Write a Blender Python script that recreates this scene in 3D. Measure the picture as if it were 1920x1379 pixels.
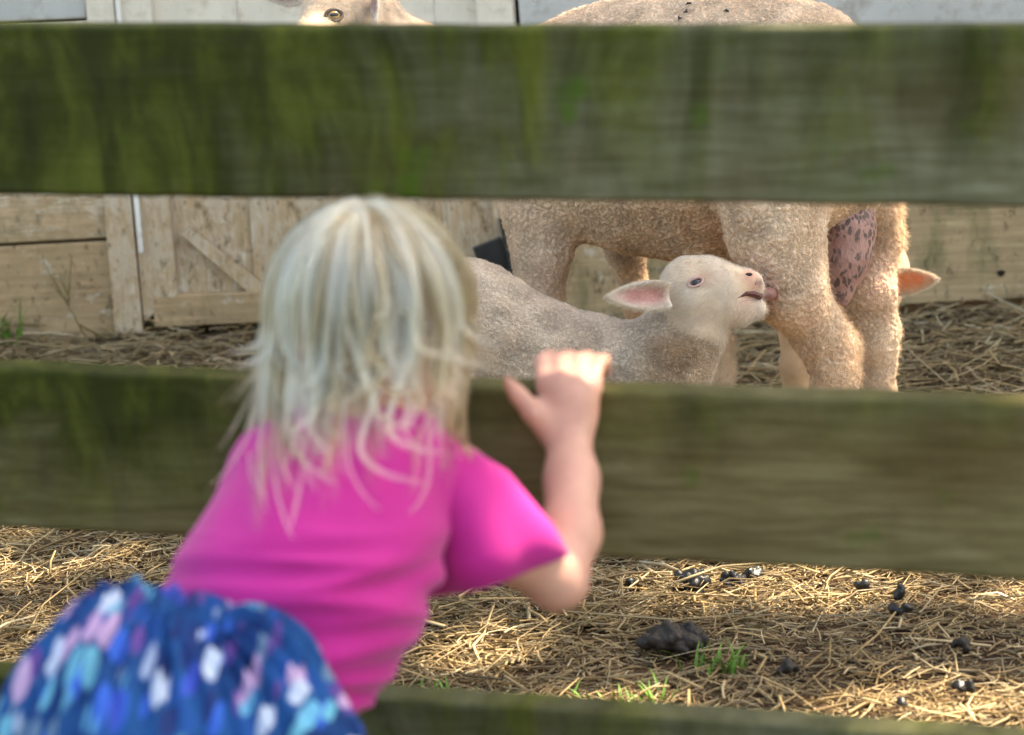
import bpy, math, random
import numpy as np
from mathutils import Vector, Matrix
from mathutils.bvhtree import BVHTree
R = math.radians
rng = np.random.default_rng(7)
random.seed(7)
for o in list(bpy.data.objects): bpy.data.objects.remove(o)
sc = bpy.context.scene
COL = sc.collection

# ------------------------------------------------------------------ camera
FPX = 4533.0                      # focal length in pixels of the 1920 wide photograph (85 mm lens)
H = 0.963
PITCH = R(12.9); ROLL = R(2.5)
cam_d = bpy.data.cameras.new('camera'); cam = bpy.data.objects.new('camera', cam_d); COL.objects.link(cam)
sc.camera = cam
cam_d.lens = 85; cam_d.sensor_width = 36; cam_d.clip_start = 0.05; cam_d.clip_end = 600
F = Vector((0, math.cos(PITCH), -math.sin(PITCH)))
R0 = Vector((1, 0, 0)); U0 = Vector((0, math.sin(PITCH), math.cos(PITCH)))
RV = R0*math.cos(ROLL) - U0*math.sin(ROLL)
UV = U0*math.cos(ROLL) + R0*math.sin(ROLL)
CP = Vector((0, 0, H))
cam.matrix_world = Matrix(((RV.x, UV.x, -F.x, CP.x), (RV.y, UV.y, -F.y, CP.y), (RV.z, UV.z, -F.z, CP.z), (0, 0, 0, 1)))
cam_d.dof.use_dof = True; cam_d.dof.focus_distance = 3.16; cam_d.dof.aperture_fstop = 5.6

# ------------------------------------------------------------------ light
SUN = Vector((0.50, 0.24, 0.83)).normalized()      # towards the sun: right of and beyond the pen, high
EL = math.asin(SUN.z); AZ = math.atan2(SUN.x, SUN.y)
w = bpy.data.worlds.new('World'); sc.world = w; w.use_nodes = True
nt = w.node_tree; nt.nodes.clear()
sky = nt.nodes.new('ShaderNodeTexSky'); sky.sky_type = 'NISHITA'; sky.sun_disc = False
sky.sun_elevation = EL; sky.sun_rotation = AZ; sky.air_density = 1.0; sky.dust_density = 2.5; sky.ozone_density = 0.6
bg = nt.nodes.new('ShaderNodeBackground'); bg.inputs[1].default_value = 0.15
wo = nt.nodes.new('ShaderNodeOutputWorld')
nt.links.new(sky.outputs[0], bg.inputs[0]); nt.links.new(bg.outputs[0], wo.inputs[0])
sd = bpy.data.lights.new('sun', 'SUN'); sd.energy = 4.6; sd.angle = R(0.53); sd.color = (1, 0.93, 0.82)
so = bpy.data.objects.new('sun', sd); COL.objects.link(so)
so.rotation_euler = (-SUN).to_track_quat('-Z', 'Y').to_euler(); so.location = (6, 4, 8)
vs = sc.view_settings
vs.view_transform = 'Standard'; vs.look = 'None'; vs.gamma = 1; vs.use_curve_mapping = False
vs.exposure = 2.15
vs.use_white_balance = True; vs.white_balance_temperature = 8600; vs.white_balance_tint = 6
sc.cycles.use_denoising = True
sc.cycles.max_bounces = 6; sc.cycles.diffuse_bounces = 4; sc.cycles.transparent_max_bounces = 8
sc.cycles.sample_clamp_indirect = 4

# ------------------------------------------------------------------ helpers
def ray(px, py): return F + RV*((px-960)/FPX) - UV*((py-689.5)/FPX)
def P(px, py, Y):
    d = ray(px, py); return CP + d*(Y/d.y)
def PZ(px, py, z=0.0):
    d = ray(px, py); return CP + d*((z-H)/d.z)
def pr(px, py, Y, r):            # photograph pixel, distance, radius in pixels -> point, radius in metres
    d = ray(px, py); t = Y/d.y; return np.array(CP + d*t), r*t/FPX

def tag(o, label=None, cat=None, group=None, kind=None):
    if label: o['label'] = label
    if cat: o['category'] = cat
    if group: o['group'] = group
    if kind: o['kind'] = kind
    return o
def empty(name, loc=(0, 0, 0)):
    o = bpy.data.objects.new(name, None); o.location = loc; COL.objects.link(o); return o
def link_mesh(name, me, mat=None, parent=None):
    o = bpy.data.objects.new(name, me); COL.objects.link(o)
    if mat and not me.materials: me.materials.append(mat)
    if parent is not None:
        o.parent = parent
    return o
def wloc(o):
    v = Vector((0, 0, 0))
    while o is not None: v = v + o.location; o = o.parent
    return v
def np_mesh(name, V, Fc, mat=None, parent=None, smooth=True, col=None, origin=None, wool=None):
    """V world coordinates (n,3); Fc (m,3|4) array or list."""
    base = wloc(parent) if parent is not None else Vector((0, 0, 0))
    og = Vector(origin) if origin is not None else base
    V = np.asarray(V, dtype=np.float64) - np.array(og)
    me = bpy.data.meshes.new(name)
    if isinstance(Fc, np.ndarray):
        k = Fc.shape[1]; n = len(Fc)
        me.vertices.add(len(V)); me.vertices.foreach_set('co', V.astype(np.float32).ravel())
        me.loops.add(n*k); me.loops.foreach_set('vertex_index', Fc.astype(np.int32).ravel())
        me.polygons.add(n); me.polygons.foreach_set('loop_start', np.arange(0, n*k, k, dtype=np.int32))
        me.update(calc_edges=True); me.validate()
    else:
        me.from_pydata([tuple(v) for v in V], [], [tuple(f) for f in Fc]); me.update()
    if smooth: me.polygons.foreach_set('use_smooth', np.ones(len(me.polygons), dtype=bool))
    if col is not None:
        a = me.attributes.new('tint', 'FLOAT_COLOR', 'POINT')
        c = np.ones((len(V), 4), dtype=np.float32); c[:, :3] = col; a.data.foreach_set('color', c.ravel())
    if wool is not None:
        a = me.attributes.new('woolly', 'FLOAT', 'POINT'); a.data.foreach_set('value', np.asarray(wool, dtype=np.float32))
    o = link_mesh(name, me, mat, parent)
    o.location = og - base
    return o

# ---- noise
def _hash(ix, iy, iz, s):
    h = (ix*374761393 + iy*668265263 + iz*2147483647 + s*974634777) & 0xFFFFFFFF
    h = ((h ^ (h >> 13))*1274126177) & 0xFFFFFFFF
    h = ((h ^ (h >> 15))*2246822519) & 0xFFFFFFFF
    return (h ^ (h >> 16)) & 0xFFFFFFFF
def vnoise(p, s=0):
    """gradient noise, about -1..1"""
    p = np.asarray(p, float); i = np.floor(p).astype(np.int64); f = p-i; u = f*f*f*(f*(f*6-15)+10)
    out = np.zeros(len(p))
    for dx in (0, 1):
        for dy in (0, 1):
            for dz in (0, 1):
                h = _hash(i[:, 0]+dx, i[:, 1]+dy, i[:, 2]+dz, s)
                gx = ((h & 1023)/511.5-1); gy = (((h >> 10) & 1023)/511.5-1); gz = (((h >> 20) & 1023)/511.5-1)
                d = gx*(f[:, 0]-dx)+gy*(f[:, 1]-dy)+gz*(f[:, 2]-dz)
                wt = (u[:, 0] if dx else 1-u[:, 0])*(u[:, 1] if dy else 1-u[:, 1])*(u[:, 2] if dz else 1-u[:, 2])
                out += wt*d
    return out*1.3
def sstep(a, b, x):
    t = np.clip((x-a)/(b-a), 0, 1); return t*t*(3-2*t)

# ---- implicit bodies
class Body:
    def __init__(s): s.pr = []
    def cone(s, a, b, k=0.02, sub=False):           # a, b = (px,py,Y,rpx)
        (A, ra), (B, rb) = pr(*a), pr(*b); s.pr.append(('c', A, B, ra, rb, k, sub)); return s
    def chain(s, pts, k=0.02):
        for a, b in zip(pts[:-1], pts[1:]): s.cone(a, b, k)
        return s
    def wcone(s, A, ra, B, rb, k=0.02, sub=False):
        s.pr.append(('c', np.array(A, float), np.array(B, float), ra, rb, k, sub)); return s
    def ell(s, c, rad, axes=None, k=0.03, sub=False):   # c = world; rad metres; axes 3 unit vectors
        ax = np.eye(3) if axes is None else np.array([np.array(a) for a in axes])
        s.pr.append(('e', np.array(c, float), ax, np.array(rad, float), 0, k, sub)); return s
    def mesh(s, vox, levels=0, inflate=0.0):
        lo = np.full(3, 1e9); hi = -lo
        for q in s.pr:
            if q[6]: continue
            if q[0] == 'c':
                lo = np.minimum(lo, np.minimum(q[1]-q[3], q[2]-q[4])); hi = np.maximum(hi, np.maximum(q[1]+q[3], q[2]+q[4]))
            else:
                m = q[3].max(); lo = np.minimum(lo, q[1]-m); hi = np.maximum(hi, q[1]+m)
        lo -= vox*4+0.01+inflate; hi += vox*4+0.01+inflate
        n = np.ceil((hi-lo)/vox).astype(int)+1
        G = np.full(n, 0.08, dtype=np.float32)
        xs = [lo[i]+np.arange(n[i])*vox for i in range(3)]
        for q in s.pr:
            k = q[5]; mg = 0.05+k+inflate
            if q[0] == 'c':
                a = np.minimum(q[1]-q[3], q[2]-q[4])-mg; b = np.maximum(q[1]+q[3], q[2]+q[4])+mg
            else:
                m = q[3].max(); a = q[1]-m-mg; b = q[1]+m+mg
            i0 = np.clip(np.floor((a-lo)/vox).astype(int), 0, n); i1 = np.clip(np.ceil((b-lo)/vox).astype(int)+1, 0, n)
            sl = tuple(slice(i0[i], i1[i]) for i in range(3))
            X = xs[0][sl[0]][:, None, None]; Y = xs[1][sl[1]][None, :, None]; Z = xs[2][sl[2]][None, None, :]
            if q[0] == 'c':
                A, B, ra, rb = q[1:5]; BA = B-A; L2 = max(BA@BA, 1e-12)
                h = np.clip(((X-A[0])*BA[0]+(Y-A[1])*BA[1]+(Z-A[2])*BA[2])/L2, 0, 1)
                d = np.sqrt((X-A[0]-h*BA[0])**2+(Y-A[1]-h*BA[1])**2+(Z-A[2]-h*BA[2])**2)-(ra+(rb-ra)*h)
            else:
                c, ax, r = q[1], q[2], q[3]
                e = [(X-c[0])*ax[i][0]+(Y-c[1])*ax[i][1]+(Z-c[2])*ax[i][2] for i in range(3)]
                k0 = np.sqrt(sum((e[i]/r[i])**2 for i in range(3))); k1 = np.sqrt(sum((e[i]/r[i]**2)**2 for i in range(3)))
                d = k0*(k0-1)/np.maximum(k1, 1e-9)
            g = G[sl]
            if q[6]:
                d = -d; hh = np.clip(0.5-0.5*(g-d)/k, 0, 1); G[sl] = g+(d-g)*hh+k*hh*(1-hh)
            else:
                hh = np.clip(0.5+0.5*(g-d)/k, 0, 1); G[sl] = g+(d-g)*hh-k*hh*(1-hh)
        G -= inflate
        V, Q = surface_nets(G, lo, vox)
        for _ in range(2): V = smooth_np(V, Q, 0.4)
        for _ in range(levels): V, Q = subdiv(V, Q)
        return V, Q
def surface_nets(G, lo, vox):
    S = G < 0
    c = np.zeros(tuple(np.array(G.shape)-1), dtype=np.int8)
    for dx in (0, 1):
        for dy in (0, 1):
            for dz in (0, 1):
                c += S[dx:S.shape[0]-1+dx, dy:S.shape[1]-1+dy, dz:S.shape[2]-1+dz]
    act = (c > 0) & (c < 8); idx = np.full(act.shape, -1, dtype=np.int64); cells = np.argwhere(act)
    idx[tuple(cells.T)] = np.arange(len(cells))
    acc = np.zeros((len(cells), 3)); cnt = np.zeros(len(cells))
    cor = [(a, b, d) for a in (0, 1) for b in (0, 1) for d in (0, 1)]
    for a in cor:
        for ax in range(3):
            if a[ax]: continue
            b = list(a); b[ax] = 1
            va = G[cells[:, 0]+a[0], cells[:, 1]+a[1], cells[:, 2]+a[2]]; vb = G[cells[:, 0]+b[0], cells[:, 1]+b[1], cells[:, 2]+b[2]]
            m = (va < 0) != (vb < 0); t = np.where(m, va/np.where(va == vb, 1, va-vb), 0)
            p = np.tile(np.array(a, float), (len(cells), 1)); p[:, ax] = t
            acc += p*m[:, None]; cnt += m
    V = lo+(cells+acc/np.maximum(cnt, 1)[:, None])*vox
    Q = []
    for ax in range(3):
        o1, o2 = [(1, 2), (2, 0), (0, 1)][ax]
        A = S[:-1] if ax == 0 else (S[:, :-1] if ax == 1 else S[:, :, :-1]); B = S[1:] if ax == 0 else (S[:, 1:] if ax == 1 else S[:, :, 1:])
        e = np.argwhere(A != B); e = e[(e[:, o1] > 0) & (e[:, o2] > 0) & (e[:, o1] < G.shape[o1]-1) & (e[:, o2] < G.shape[o2]-1)]
        ins = A[tuple(e.T)]
        def g(d1, d2):
            f = e.copy(); f[:, o1] -= d1; f[:, o2] -= d2; return idx[tuple(f.T)]
        q = np.stack([g(1, 1), g(0, 1), g(0, 0), g(1, 0)], 1)
        q[~ins] = q[~ins][:, ::-1]; Q.append(q)
    return V, np.concatenate(Q)
def vnormals(V, Q):
    a = V[Q[:, 2]]-V[Q[:, 0]]; b = V[Q[:, 3 % Q.shape[1]]]-V[Q[:, 1]]
    n = np.cross(a, b); N = np.zeros_like(V)
    for i in range(Q.shape[1]): np.add.at(N, Q[:, i], n)
    return N/np.maximum(np.linalg.norm(N, axis=1), 1e-12)[:, None]
def smooth_np(V, Q, f):
    S = np.zeros_like(V); C = np.zeros(len(V))
    for i in range(4):
        a, b = Q[:, i], Q[:, (i+1) % 4]
        np.add.at(S, a, V[b]); np.add.at(C, a, 1); np.add.at(S, b, V[a]); np.add.at(C, b, 1)
    return V+(S/np.maximum(C, 1)[:, None]-V)*f
def subdiv(V, Q):
    n = len(V); fc = V[Q].mean(1)
    E = np.concatenate([np.stack([Q[:, i], Q[:, (i+1) % 4]], 1) for i in range(4)]); Es = np.sort(E, 1)
    key = Es[:, 0]*n+Es[:, 1]; u, first, inv = np.unique(key, return_index=True, return_inverse=True)
    inv = inv.ravel(); ev = Es[first]
    fsum = np.zeros((len(u), 3)); fcnt = np.zeros(len(u)); fi = np.tile(np.arange(len(Q)), 4)
    np.add.at(fsum, inv, fc[fi]); np.add.at(fcnt, inv, 1)
    mid = (V[ev[:, 0]]+V[ev[:, 1]])/2; ep = (mid+fsum/fcnt[:, None])/2
    # catmull-clark vertex rule
    Fs = np.zeros_like(V); Fn = np.zeros(n); Ms = np.zeros_like(V); Mn = np.zeros(n)
    for i in range(4): np.add.at(Fs, Q[:, i], fc); np.add.at(Fn, Q[:, i], 1)
    for i in range(2): np.add.at(Ms, ev[:, i], mid); np.add.at(Mn, ev[:, i], 1)
    m = np.maximum(Fn, 1)[:, None]; nv = (Fs/m+2*Ms/np.maximum(Mn, 1)[:, None]+(m-3)*V)/m
    NV = np.concatenate([nv, ep, fc]); e = [inv[i*len(Q):(i+1)*len(Q)]+n for i in range(4)]; cidx = n+len(u)+np.arange(len(Q))
    NQ = np.concatenate([np.stack([Q[:, i], e[i], cidx, e[(i-1) % 4]], 1) for i in range(4)])
    return NV, NQ

def bvh_of(V, Q): return BVHTree.FromPolygons([tuple(v) for v in V], [tuple(int(i) for i in q) for q in Q])
def hit(bvh, px, py):
    d = ray(px, py).normalized(); r = bvh.ray_cast(CP, d)
    return r[0], r[1]

# ---- strands
def curves(name, pts, rad, mat, parent, taper=0.35):
    """pts (n,k,3) world"""
    n, k, _ = pts.shape
    hc = bpy.data.hair_curves.new(name); hc.add_curves([k]*n)
    base = np.array(wloc(parent))
    hc.position_data.foreach_set('vector', (pts-base).astype(np.float32).ravel())
    a = hc.attributes.get('radius') or hc.attributes.new('radius', 'FLOAT', 'POINT')
    rr = np.asarray(rad)[:, None] if np.ndim(rad) else np.full((n, 1), rad)
    rr = rr*np.linspace(1, taper, k)[None, :]
    a.data.foreach_set('value', rr.astype(np.float32).ravel())
    hc.materials.append(mat)
    o = bpy.data.objects.new(name, hc); COL.objects.link(o); o.parent = parent
    return o
def sample(V, Q, n, weight=None):
    a = V[Q[:, 0]]; b = V[Q[:, 1]]; c = V[Q[:, 2]]; d = V[Q[:, 3]]
    ar = np.linalg.norm(np.cross(c-a, d-b), axis=1)/2
    if weight is not None: ar = ar*weight[Q].mean(1)
    f = rng.choice(len(Q), n, p=ar/ar.sum()); u, v = rng.random(n)[:, None], rng.random(n)[:, None]
    p = (a[f]*(1-u)+b[f]*u)*(1-v)+(d[f]*(1-u)+c[f]*u)*v
    N = vnormals(V, Q); nn = (N[Q[f, 0]]+N[Q[f, 2]]); nn /= np.linalg.norm(nn, axis=1)[:, None]+1e-9
    return p, nn, f
def fur(name, V, Q, n, length, rad, mat, parent, flow=(0, 0, -0.6), curl=0.5, cell=0.008, weight=None, k=4, lenf=None):
    p, nn, f = sample(V, Q, n, weight)
    fl = np.array(flow)[None, :]*np.ones((n, 1)); fl = fl-nn*(fl*nn).sum(1)[:, None]
    cl = np.stack([vnoise(p/cell, 11+i) for i in range(3)], 1)*curl*2
    d = nn+fl+cl+rng.normal(0, 0.22, (n, 3)); d /= np.linalg.norm(d, axis=1)[:, None]
    L = length*(0.6+0.8*rng.random(n))
    if lenf is not None: L = L*lenf(p)
    d2 = np.cross(d, rng.normal(0, 1, (n, 3))); d2 /= np.linalg.norm(d2, axis=1)[:, None]+1e-9
    t = np.linspace(0, 1, k)[None, :, None]
    pts = p[:, None]-nn[:, None]*0.0006+d[:, None]*t*L[:, None, None]+d2[:, None]*(t**2)*(L*curl*0.7)[:, None, None]+np.array((0, 0, -0.25))*(t**2)*L[:, None, None]
    return curves(name, pts, rad, mat, parent)

# ---- materials
class M:
    def __init__(s, name, rough=0.8, spec=0.3):
        s.m = bpy.data.materials.new(name); s.m.use_nodes = True; s.t = s.m.node_tree
        s.b = s.t.nodes['Principled BSDF']; s.b.inputs['Roughness'].default_value = rough
        s.b.inputs['Specular IOR Level'].default_value = spec; s._c = None
    def n(s, typ, **kw):
        x = s.t.nodes.new(typ)
        for k_, v in kw.items(): setattr(x, k_, v)
        return x
    def put(s, sock, v):
        if isinstance(v, bpy.types.NodeSocket): s.t.links.new(v, sock)
        elif isinstance(v, (tuple, list)) and len(v) == 3 and sock.type == 'RGBA': sock.default_value = (*v, 1)
        else: sock.default_value = v
    def co(s, kind='Object'):
        return s.n('ShaderNodeTexCoord').outputs[kind]
    def world(s): return s.n('ShaderNodeNewGeometry').outputs['Position']
    def map(s, v, scale=(1, 1, 1), rot=(0, 0, 0), loc=(0, 0, 0)):
        x = s.n('ShaderNodeMapping'); s.put(x.inputs[0], v); x.inputs['Scale'].default_value = scale; x.inputs['Rotation'].default_value = rot
        x.inputs['Location'].default_value = loc; return x.outputs[0]
    def noise(s, v, scale, detail=4, rough=0.55, dist=0.0, out=0):
        x = s.n('ShaderNodeTexNoise'); s.put(x.inputs['Vector'], v); x.inputs['Scale'].default_value = scale
        x.inputs['Detail'].default_value = detail; x.inputs['Roughness'].default_value = rough; x.inputs['Distortion'].default_value = dist
        return x.outputs[out]
    def voro(s, v, scale, feature='F1', rand=1.0, out=0, smooth=None):
        x = s.n('ShaderNodeTexVoronoi', feature=feature); s.put(x.inputs['Vector'], v); x.inputs['Scale'].default_value = scale
        if 'Randomness' in x.inputs: x.inputs['Randomness'].default_value = rand
        return x.outputs[out]
    def ramp(s, f, stops, interp='LINEAR'):
        x = s.n('ShaderNodeValToRGB'); s.put(x.inputs[0], f); r = x.color_ramp; r.interpolation = interp
        while len(r.elements) < len(stops): r.elements.new(0.5)
        for e, (p, c) in zip(r.elements, stops):
            e.position = p; e.color = (*c, 1) if isinstance(c, tuple) else (c, c, c, 1)
        return x.outputs[0]
    def mix(s, f, a, b, mode='MIX'):
        x = s.n('ShaderNodeMix', data_type='RGBA', blend_type=mode); s.put(x.inputs[0], f); s.put(x.inputs[6], a); s.put(x.inputs[7], b); return x.outputs[2]
    def math(s, op, a, b=0.5, c=None):
        x = s.n('ShaderNodeMath', operation=op); s.put(x.inputs[0], a); s.put(x.inputs[1], b)
        if c is not None: s.put(x.inputs[2], c)
        return x.outputs[0]
    def xyz(s, v):
        x = s.n('ShaderNodeSeparateXYZ'); s.put(x.inputs[0], v); return x.outputs
    def attr(s, name, out='Color'):
        x = s.n('ShaderNodeAttribute', attribute_name=name); return x.outputs[out]
    def rnd(s): return s.n('ShaderNodeObjectInfo').outputs['Random']
    def col(s, v): s.put(s.b.inputs['Base Color'], v); return s
    def rough(s, v): s.put(s.b.inputs['Roughness'], v); return s
    def bump(s, h, strength=0.5, dist=0.01, prev=None):
        x = s.n('ShaderNodeBump'); s.put(x.inputs['Height'], h); x.inputs['Strength'].default_value = strength; x.inputs['Distance'].default_value = dist
        if prev is not None: s.put(x.inputs['Normal'], prev)
        s.put(s.b.inputs['Normal'], x.outputs[0]); return x.outputs[0]

# fence wood: weathered, overgrown with green algae in upright runs
def mat_fence(bias=0.02, zk=1.7, wt=(1.05, 1.04, 1), rsc=(6, 3, 1.8)):
    m = M('algae_wood', 0.85, 0.15); v = m.co()
    grain = m.noise(m.map(v, (1.6, 1, 16)), 7, 6, 0.6, 0.6)
    wood = m.ramp(grain, [(0.3, (0.088, 0.084, 0.050)), (0.5, (0.135, 0.133, 0.088)), (0.72, (0.185, 0.188, 0.138))])
    brown = m.noise(m.map(v, (3, 1, 9)), 1.3, 3, 0.5)
    wood = m.mix(m.ramp(brown, [(0.5, 0.0), (0.72, 0.55)]), wood, (0.065, 0.038, 0.016))
    runs = m.noise(m.map(v, rsc), 3.6, 6, 0.62, 0.6)
    big = m.noise(m.map(v, (1.1, 1, 1.1)), 3.2, 3, 0.5)
    wood = m.mix(1.0, wood, wt, 'MULTIPLY')
    x, y, z = m.xyz(v)
    a = m.math('ADD', m.math('MULTIPLY', runs, 0.62), m.math('MULTIPLY', big, 0.55))
    a = m.math('ADD', a, m.math('MULTIPLY', x, -0.46))          # more algae on the left-hand stretch
    a = m.math('ADD', a, m.math('MULTIPLY_ADD', z, zk, bias))
    f = m.ramp(a, [(0.36, 0.0), (0.70, 0.92)])
    green = m.ramp(m.noise(m.map(v, (3.4, 2, 1.3)), 6, 6, 0.65, 0.5), [(0.32, (0.008, 0.012, 0.0008)), (0.50, (0.026, 0.034, 0.002)), (0.70, (0.085, 0.098, 0.012))])
    c = m.mix(f, wood, green)
    c = m.mix(m.ramp(m.noise(v, 14, 3, 0.5), [(0.66, 0.0), (0.76, 0.7)]), c, (0.045, 0.11, 0.003))
    dark = m.noise(m.map(v, (4, 1, 2.2)), 4, 3); c = m.mix(m.ramp(dark, [(0.58, 0.0), (0.78, 0.22)]), c, (0.012, 0.015, 0.004))
    m.col(c); m.bump(grain, 0.5, 0.003, m.bump(m.noise(v, 90, 4), 0.3, 0.003))
    return m.m
def mat_barn(name, white, wood, wear, splash, green=0.0):
    """worn white paint over wood; wear 0..1, mud splash reaching up to `splash` metres"""
    m = M(name, 0.75, 0.2); v = m.co(); wz = m.xyz(m.world())[2]
    gv = m.map(v, (1.0, 1.0, 16.0)) if 'upright' not in name else m.map(v, (16, 1, 1))
    grain = m.noise(gv, 6, 7, 0.65, 0.2)
    fine = m.noise(gv, 26, 5, 0.7, 0.3)
    wd = m.ramp(grain, [(0.34, tuple(c*0.32 for c in wood)), (0.5, wood), (0.64, tuple(min(1, c*1.7) for c in wood))])
    blot = m.noise(v, 9, 6, 0.7, 0.2)
    blot2 = m.noise(m.map(v, (1, 1, 1.6) if 'upright' not in name else (1.6, 1, 1)), 38, 6, 0.75, 0.6)
    s = m.math('ADD', m.math('MULTIPLY', grain, 0.30), m.math('ADD', m.math('MULTIPLY', blot, 0.36), m.math('MULTIPLY', blot2, 0.34)))
    s = m.math('ADD', s, m.math('MULTIPLY', m.math('SUBTRACT', fine, 0.5), 0.5))
    s = m.math('ADD', s, wear-0.5)
    zf = m.ramp(m.math('DIVIDE', wz, splash), [(0.45, 1.0), (1.0, 0.0)])
    s2 = m.math('ADD', s, m.math('MULTIPLY_ADD', zf, 0.19, -0.10))
    bare = m.ramp(s2, [(0.50, 0.0), (0.56, 1.0)])
    paint = m.mix(m.ramp(m.noise(v, 5, 4), [(0.35, 0.0), (0.7, 0.6)]), white, tuple(c*0.78 for c in white))
    c = m.mix(bare, paint, wd); chip = m.noise(m.map(v, (1, 1, 1)), 24, 6, 0.72, 0.3); c = m.mix(m.ramp(m.math('MULTIPLY', chip, zf), [(0.60, 0.0), (0.66, 0.8)]), c, (0.82, 0.80, 0.76)); c = m.mix(m.ramp(m.noise(v, 13, 6, 0.7), [(0.30, 0.6), (0.45, 0.0)]), c, m.mix(1.0, c, (0.5, 0.42, 0.33), 'MULTIPLY'))
    mudn = m.math('ADD', m.noise(m.map(v, (1.4, 1, 0.8)), 16, 6, 0.7), m.math('MULTIPLY', m.math('SUBTRACT', zf, 0.5), 0.5))
    c = m.mix(m.ramp(mudn, [(0.44, 0.0), (0.74, 0.7)]), c, (0.42, 0.29, 0.17))
    c = m.mix(m.ramp(m.noise(m.map(v, (2.5, 1, 1.2)), 30, 5, 0.75), [(0.57, 0.0), (0.64, 0.75)]), c, m.mix(zf, c, (0.10, 0.07, 0.04)))
    c = m.mix(m.ramp(m.noise(m.map(v, (3, 1, 1)), 5, 5, 0.6), [(0.46, 0.0), (0.66, green)]), c, (0.12, 0.125, 0.05))
    m.col(c); nb = m.bump(fine, 0.45, 0.004); m.bump(bare, 0.3, -0.002, nb)
    return m.m
def mat_wool(name, ramp3, patch, patchf, fine=1.0):
    m = M(name, 0.95, 0.08); v = m.co()
    c = m.ramp(m.noise(v, 16, 5, 0.6), [(0.3, ramp3[0]), (0.52, ramp3[1]), (0.75, ramp3[2])])
    c = m.mix(m.ramp(m.noise(v, 5, 4, 0.6), [(0.5, 0.0), (0.72, patchf)]), c, patch)
    c = m.mix(1.0, c, m.attr('tint'), 'MULTIPLY')
    bn = m.math('ABSOLUTE', m.math('SUBTRACT', m.noise(v, 230*fine, 2, 0.5, 0.6), 0.5)); wy = m.attr('woolly', 'Fac'); bn = m.math('MULTIPLY_ADD', m.math('SUBTRACT', bn, 0.14), wy, 0.14); m.col(m.mix(m.ramp(bn, [(0.0, 0.42), (0.08, 0.0)]), c, m.mix(1.0, c, (0.50, 0.42, 0.36), 'MULTIPLY'))); m.bump(m.math('MINIMUM', bn, 0.14), 1.0, 0.0075, m.bump(m.noise(v, 480, 4, 0.7), 0.7, 0.0015))  # shade of the crevices between curls mixed into the wool colour
    m.b.inputs['Sheen Weight'].default_value = 0.15
    return m.m
def mat_strand(name, cols, rough=0.8, tint=None, trans=0.0):
    m = M(name, rough, 0.15); r = m.n('ShaderNodeHairInfo').outputs['Random']
    c = m.ramp(r, [(i/(len(cols)-1), x) for i, x in enumerate(cols)])
    m.col(c)
    return m.m
def mat_flat(name, col, rough=0.6, spec=0.4, var=0.15, scale=20, bump=0.0, tint=False):
    m = M(name, rough, spec); v = m.co()
    c = m.ramp(m.noise(v, scale, 5, 0.6), [(0.3, tuple(x*(1-var) for x in col)), (0.7, tuple(min(1, x*(1+var)) for x in col))])
    if tint: c = m.mix(1.0, c, m.attr('tint'), 'MULTIPLY')
    m.col(c)
    if bump: m.bump(m.noise(v, scale*6, 4), bump, 0.002)
    return m.m
MF = mat_fence(); MF_MID = mat_fence(-0.17, 2.8, (1.12, 0.96, 0.70), (2.2, 3, 3.0)); MF_LOW = mat_fence(-0.02, 1.0)

# ------------------------------------------------------------------ ground
def gh(x, y):
    x = np.atleast_1d(np.asarray(x, float)); y = np.atleast_1d(np.asarray(y, float)); z0 = np.zeros_like(x)
    h = 0.016*vnoise(np.stack([x*3, y*3, z0], 1), 3)+0.007*vnoise(np.stack([x*11, y*11, z0], 1), 4)+0.003*vnoise(np.stack([x*34, y*34, z0], 1), 5)
    h += 0.03*sstep(4.1, 4.5, y)*(0.6+0.4*vnoise(np.stack([x*2, z0, z0], 1), 6))*(x < 0)       # litter banked against the barn
    return h
m = M('soil', 0.95, 0.1); v = m.co()
soil = m.ramp(m.noise(v, 14, 8, 0.7), [(0.32, (0.014, 0.009, 0.006)), (0.5, (0.065, 0.040, 0.026)), (0.70, (0.18, 0.115, 0.075))])
soil = m.mix(m.ramp(m.noise(m.map(v, (1, 3, 1)), 2.2, 3), [(0.5, 0.0), (0.65, 0.6)]), soil, (0.03, 0.018, 0.012)); soil = m.mix(m.ramp(m.noise(v, 3, 4), [(0.45, 0.0), (0.7, 0.5)]), soil, (0.20, 0.12, 0.07))
m.col(soil); m.bump(m.noise(v, 120, 6, 0.7), 0.8, 0.006, m.bump(m.noise(v, 40, 6, 0.7), 0.9, 0.015)); MSOIL = m.m
def grid(x0, x1, y0, y1, nx, ny, zf):
    X, Y = np.meshgrid(np.linspace(x0, x1, nx), np.linspace(y0, y1, ny), indexing='ij'); X = X.ravel(); Y = Y.ravel()
    i = np.arange(nx*ny).reshape(nx, ny); Q = np.stack([i[:-1, :-1], i[1:, :-1], i[1:, 1:], i[:-1, 1:]], -1).reshape(-1, 4)
    return np.stack([X, Y, zf(X, Y)], 1), Q
V, Q = grid(-2.6, 2.6, 0.3, 4.75, 420, 360, gh)
tag(np_mesh('soil', V, Q, MSOIL), kind='structure')
V, Q = grid(-250, 250, -250, 250, 60, 60, lambda x, y: np.full_like(x, -0.06))
m = M('pasture', 0.95, 0.1); v = m.co()
m.col(m.ramp(m.noise(v, 0.8, 8, 0.7), [(0.3, (0.03, 0.045, 0.012)), (0.6, (0.07, 0.085, 0.025)), (0.75, (0.13, 0.10, 0.05))])); MPAST = m.m
tag(np_mesh('ground', V, Q, MPAST), kind='structure')

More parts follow.
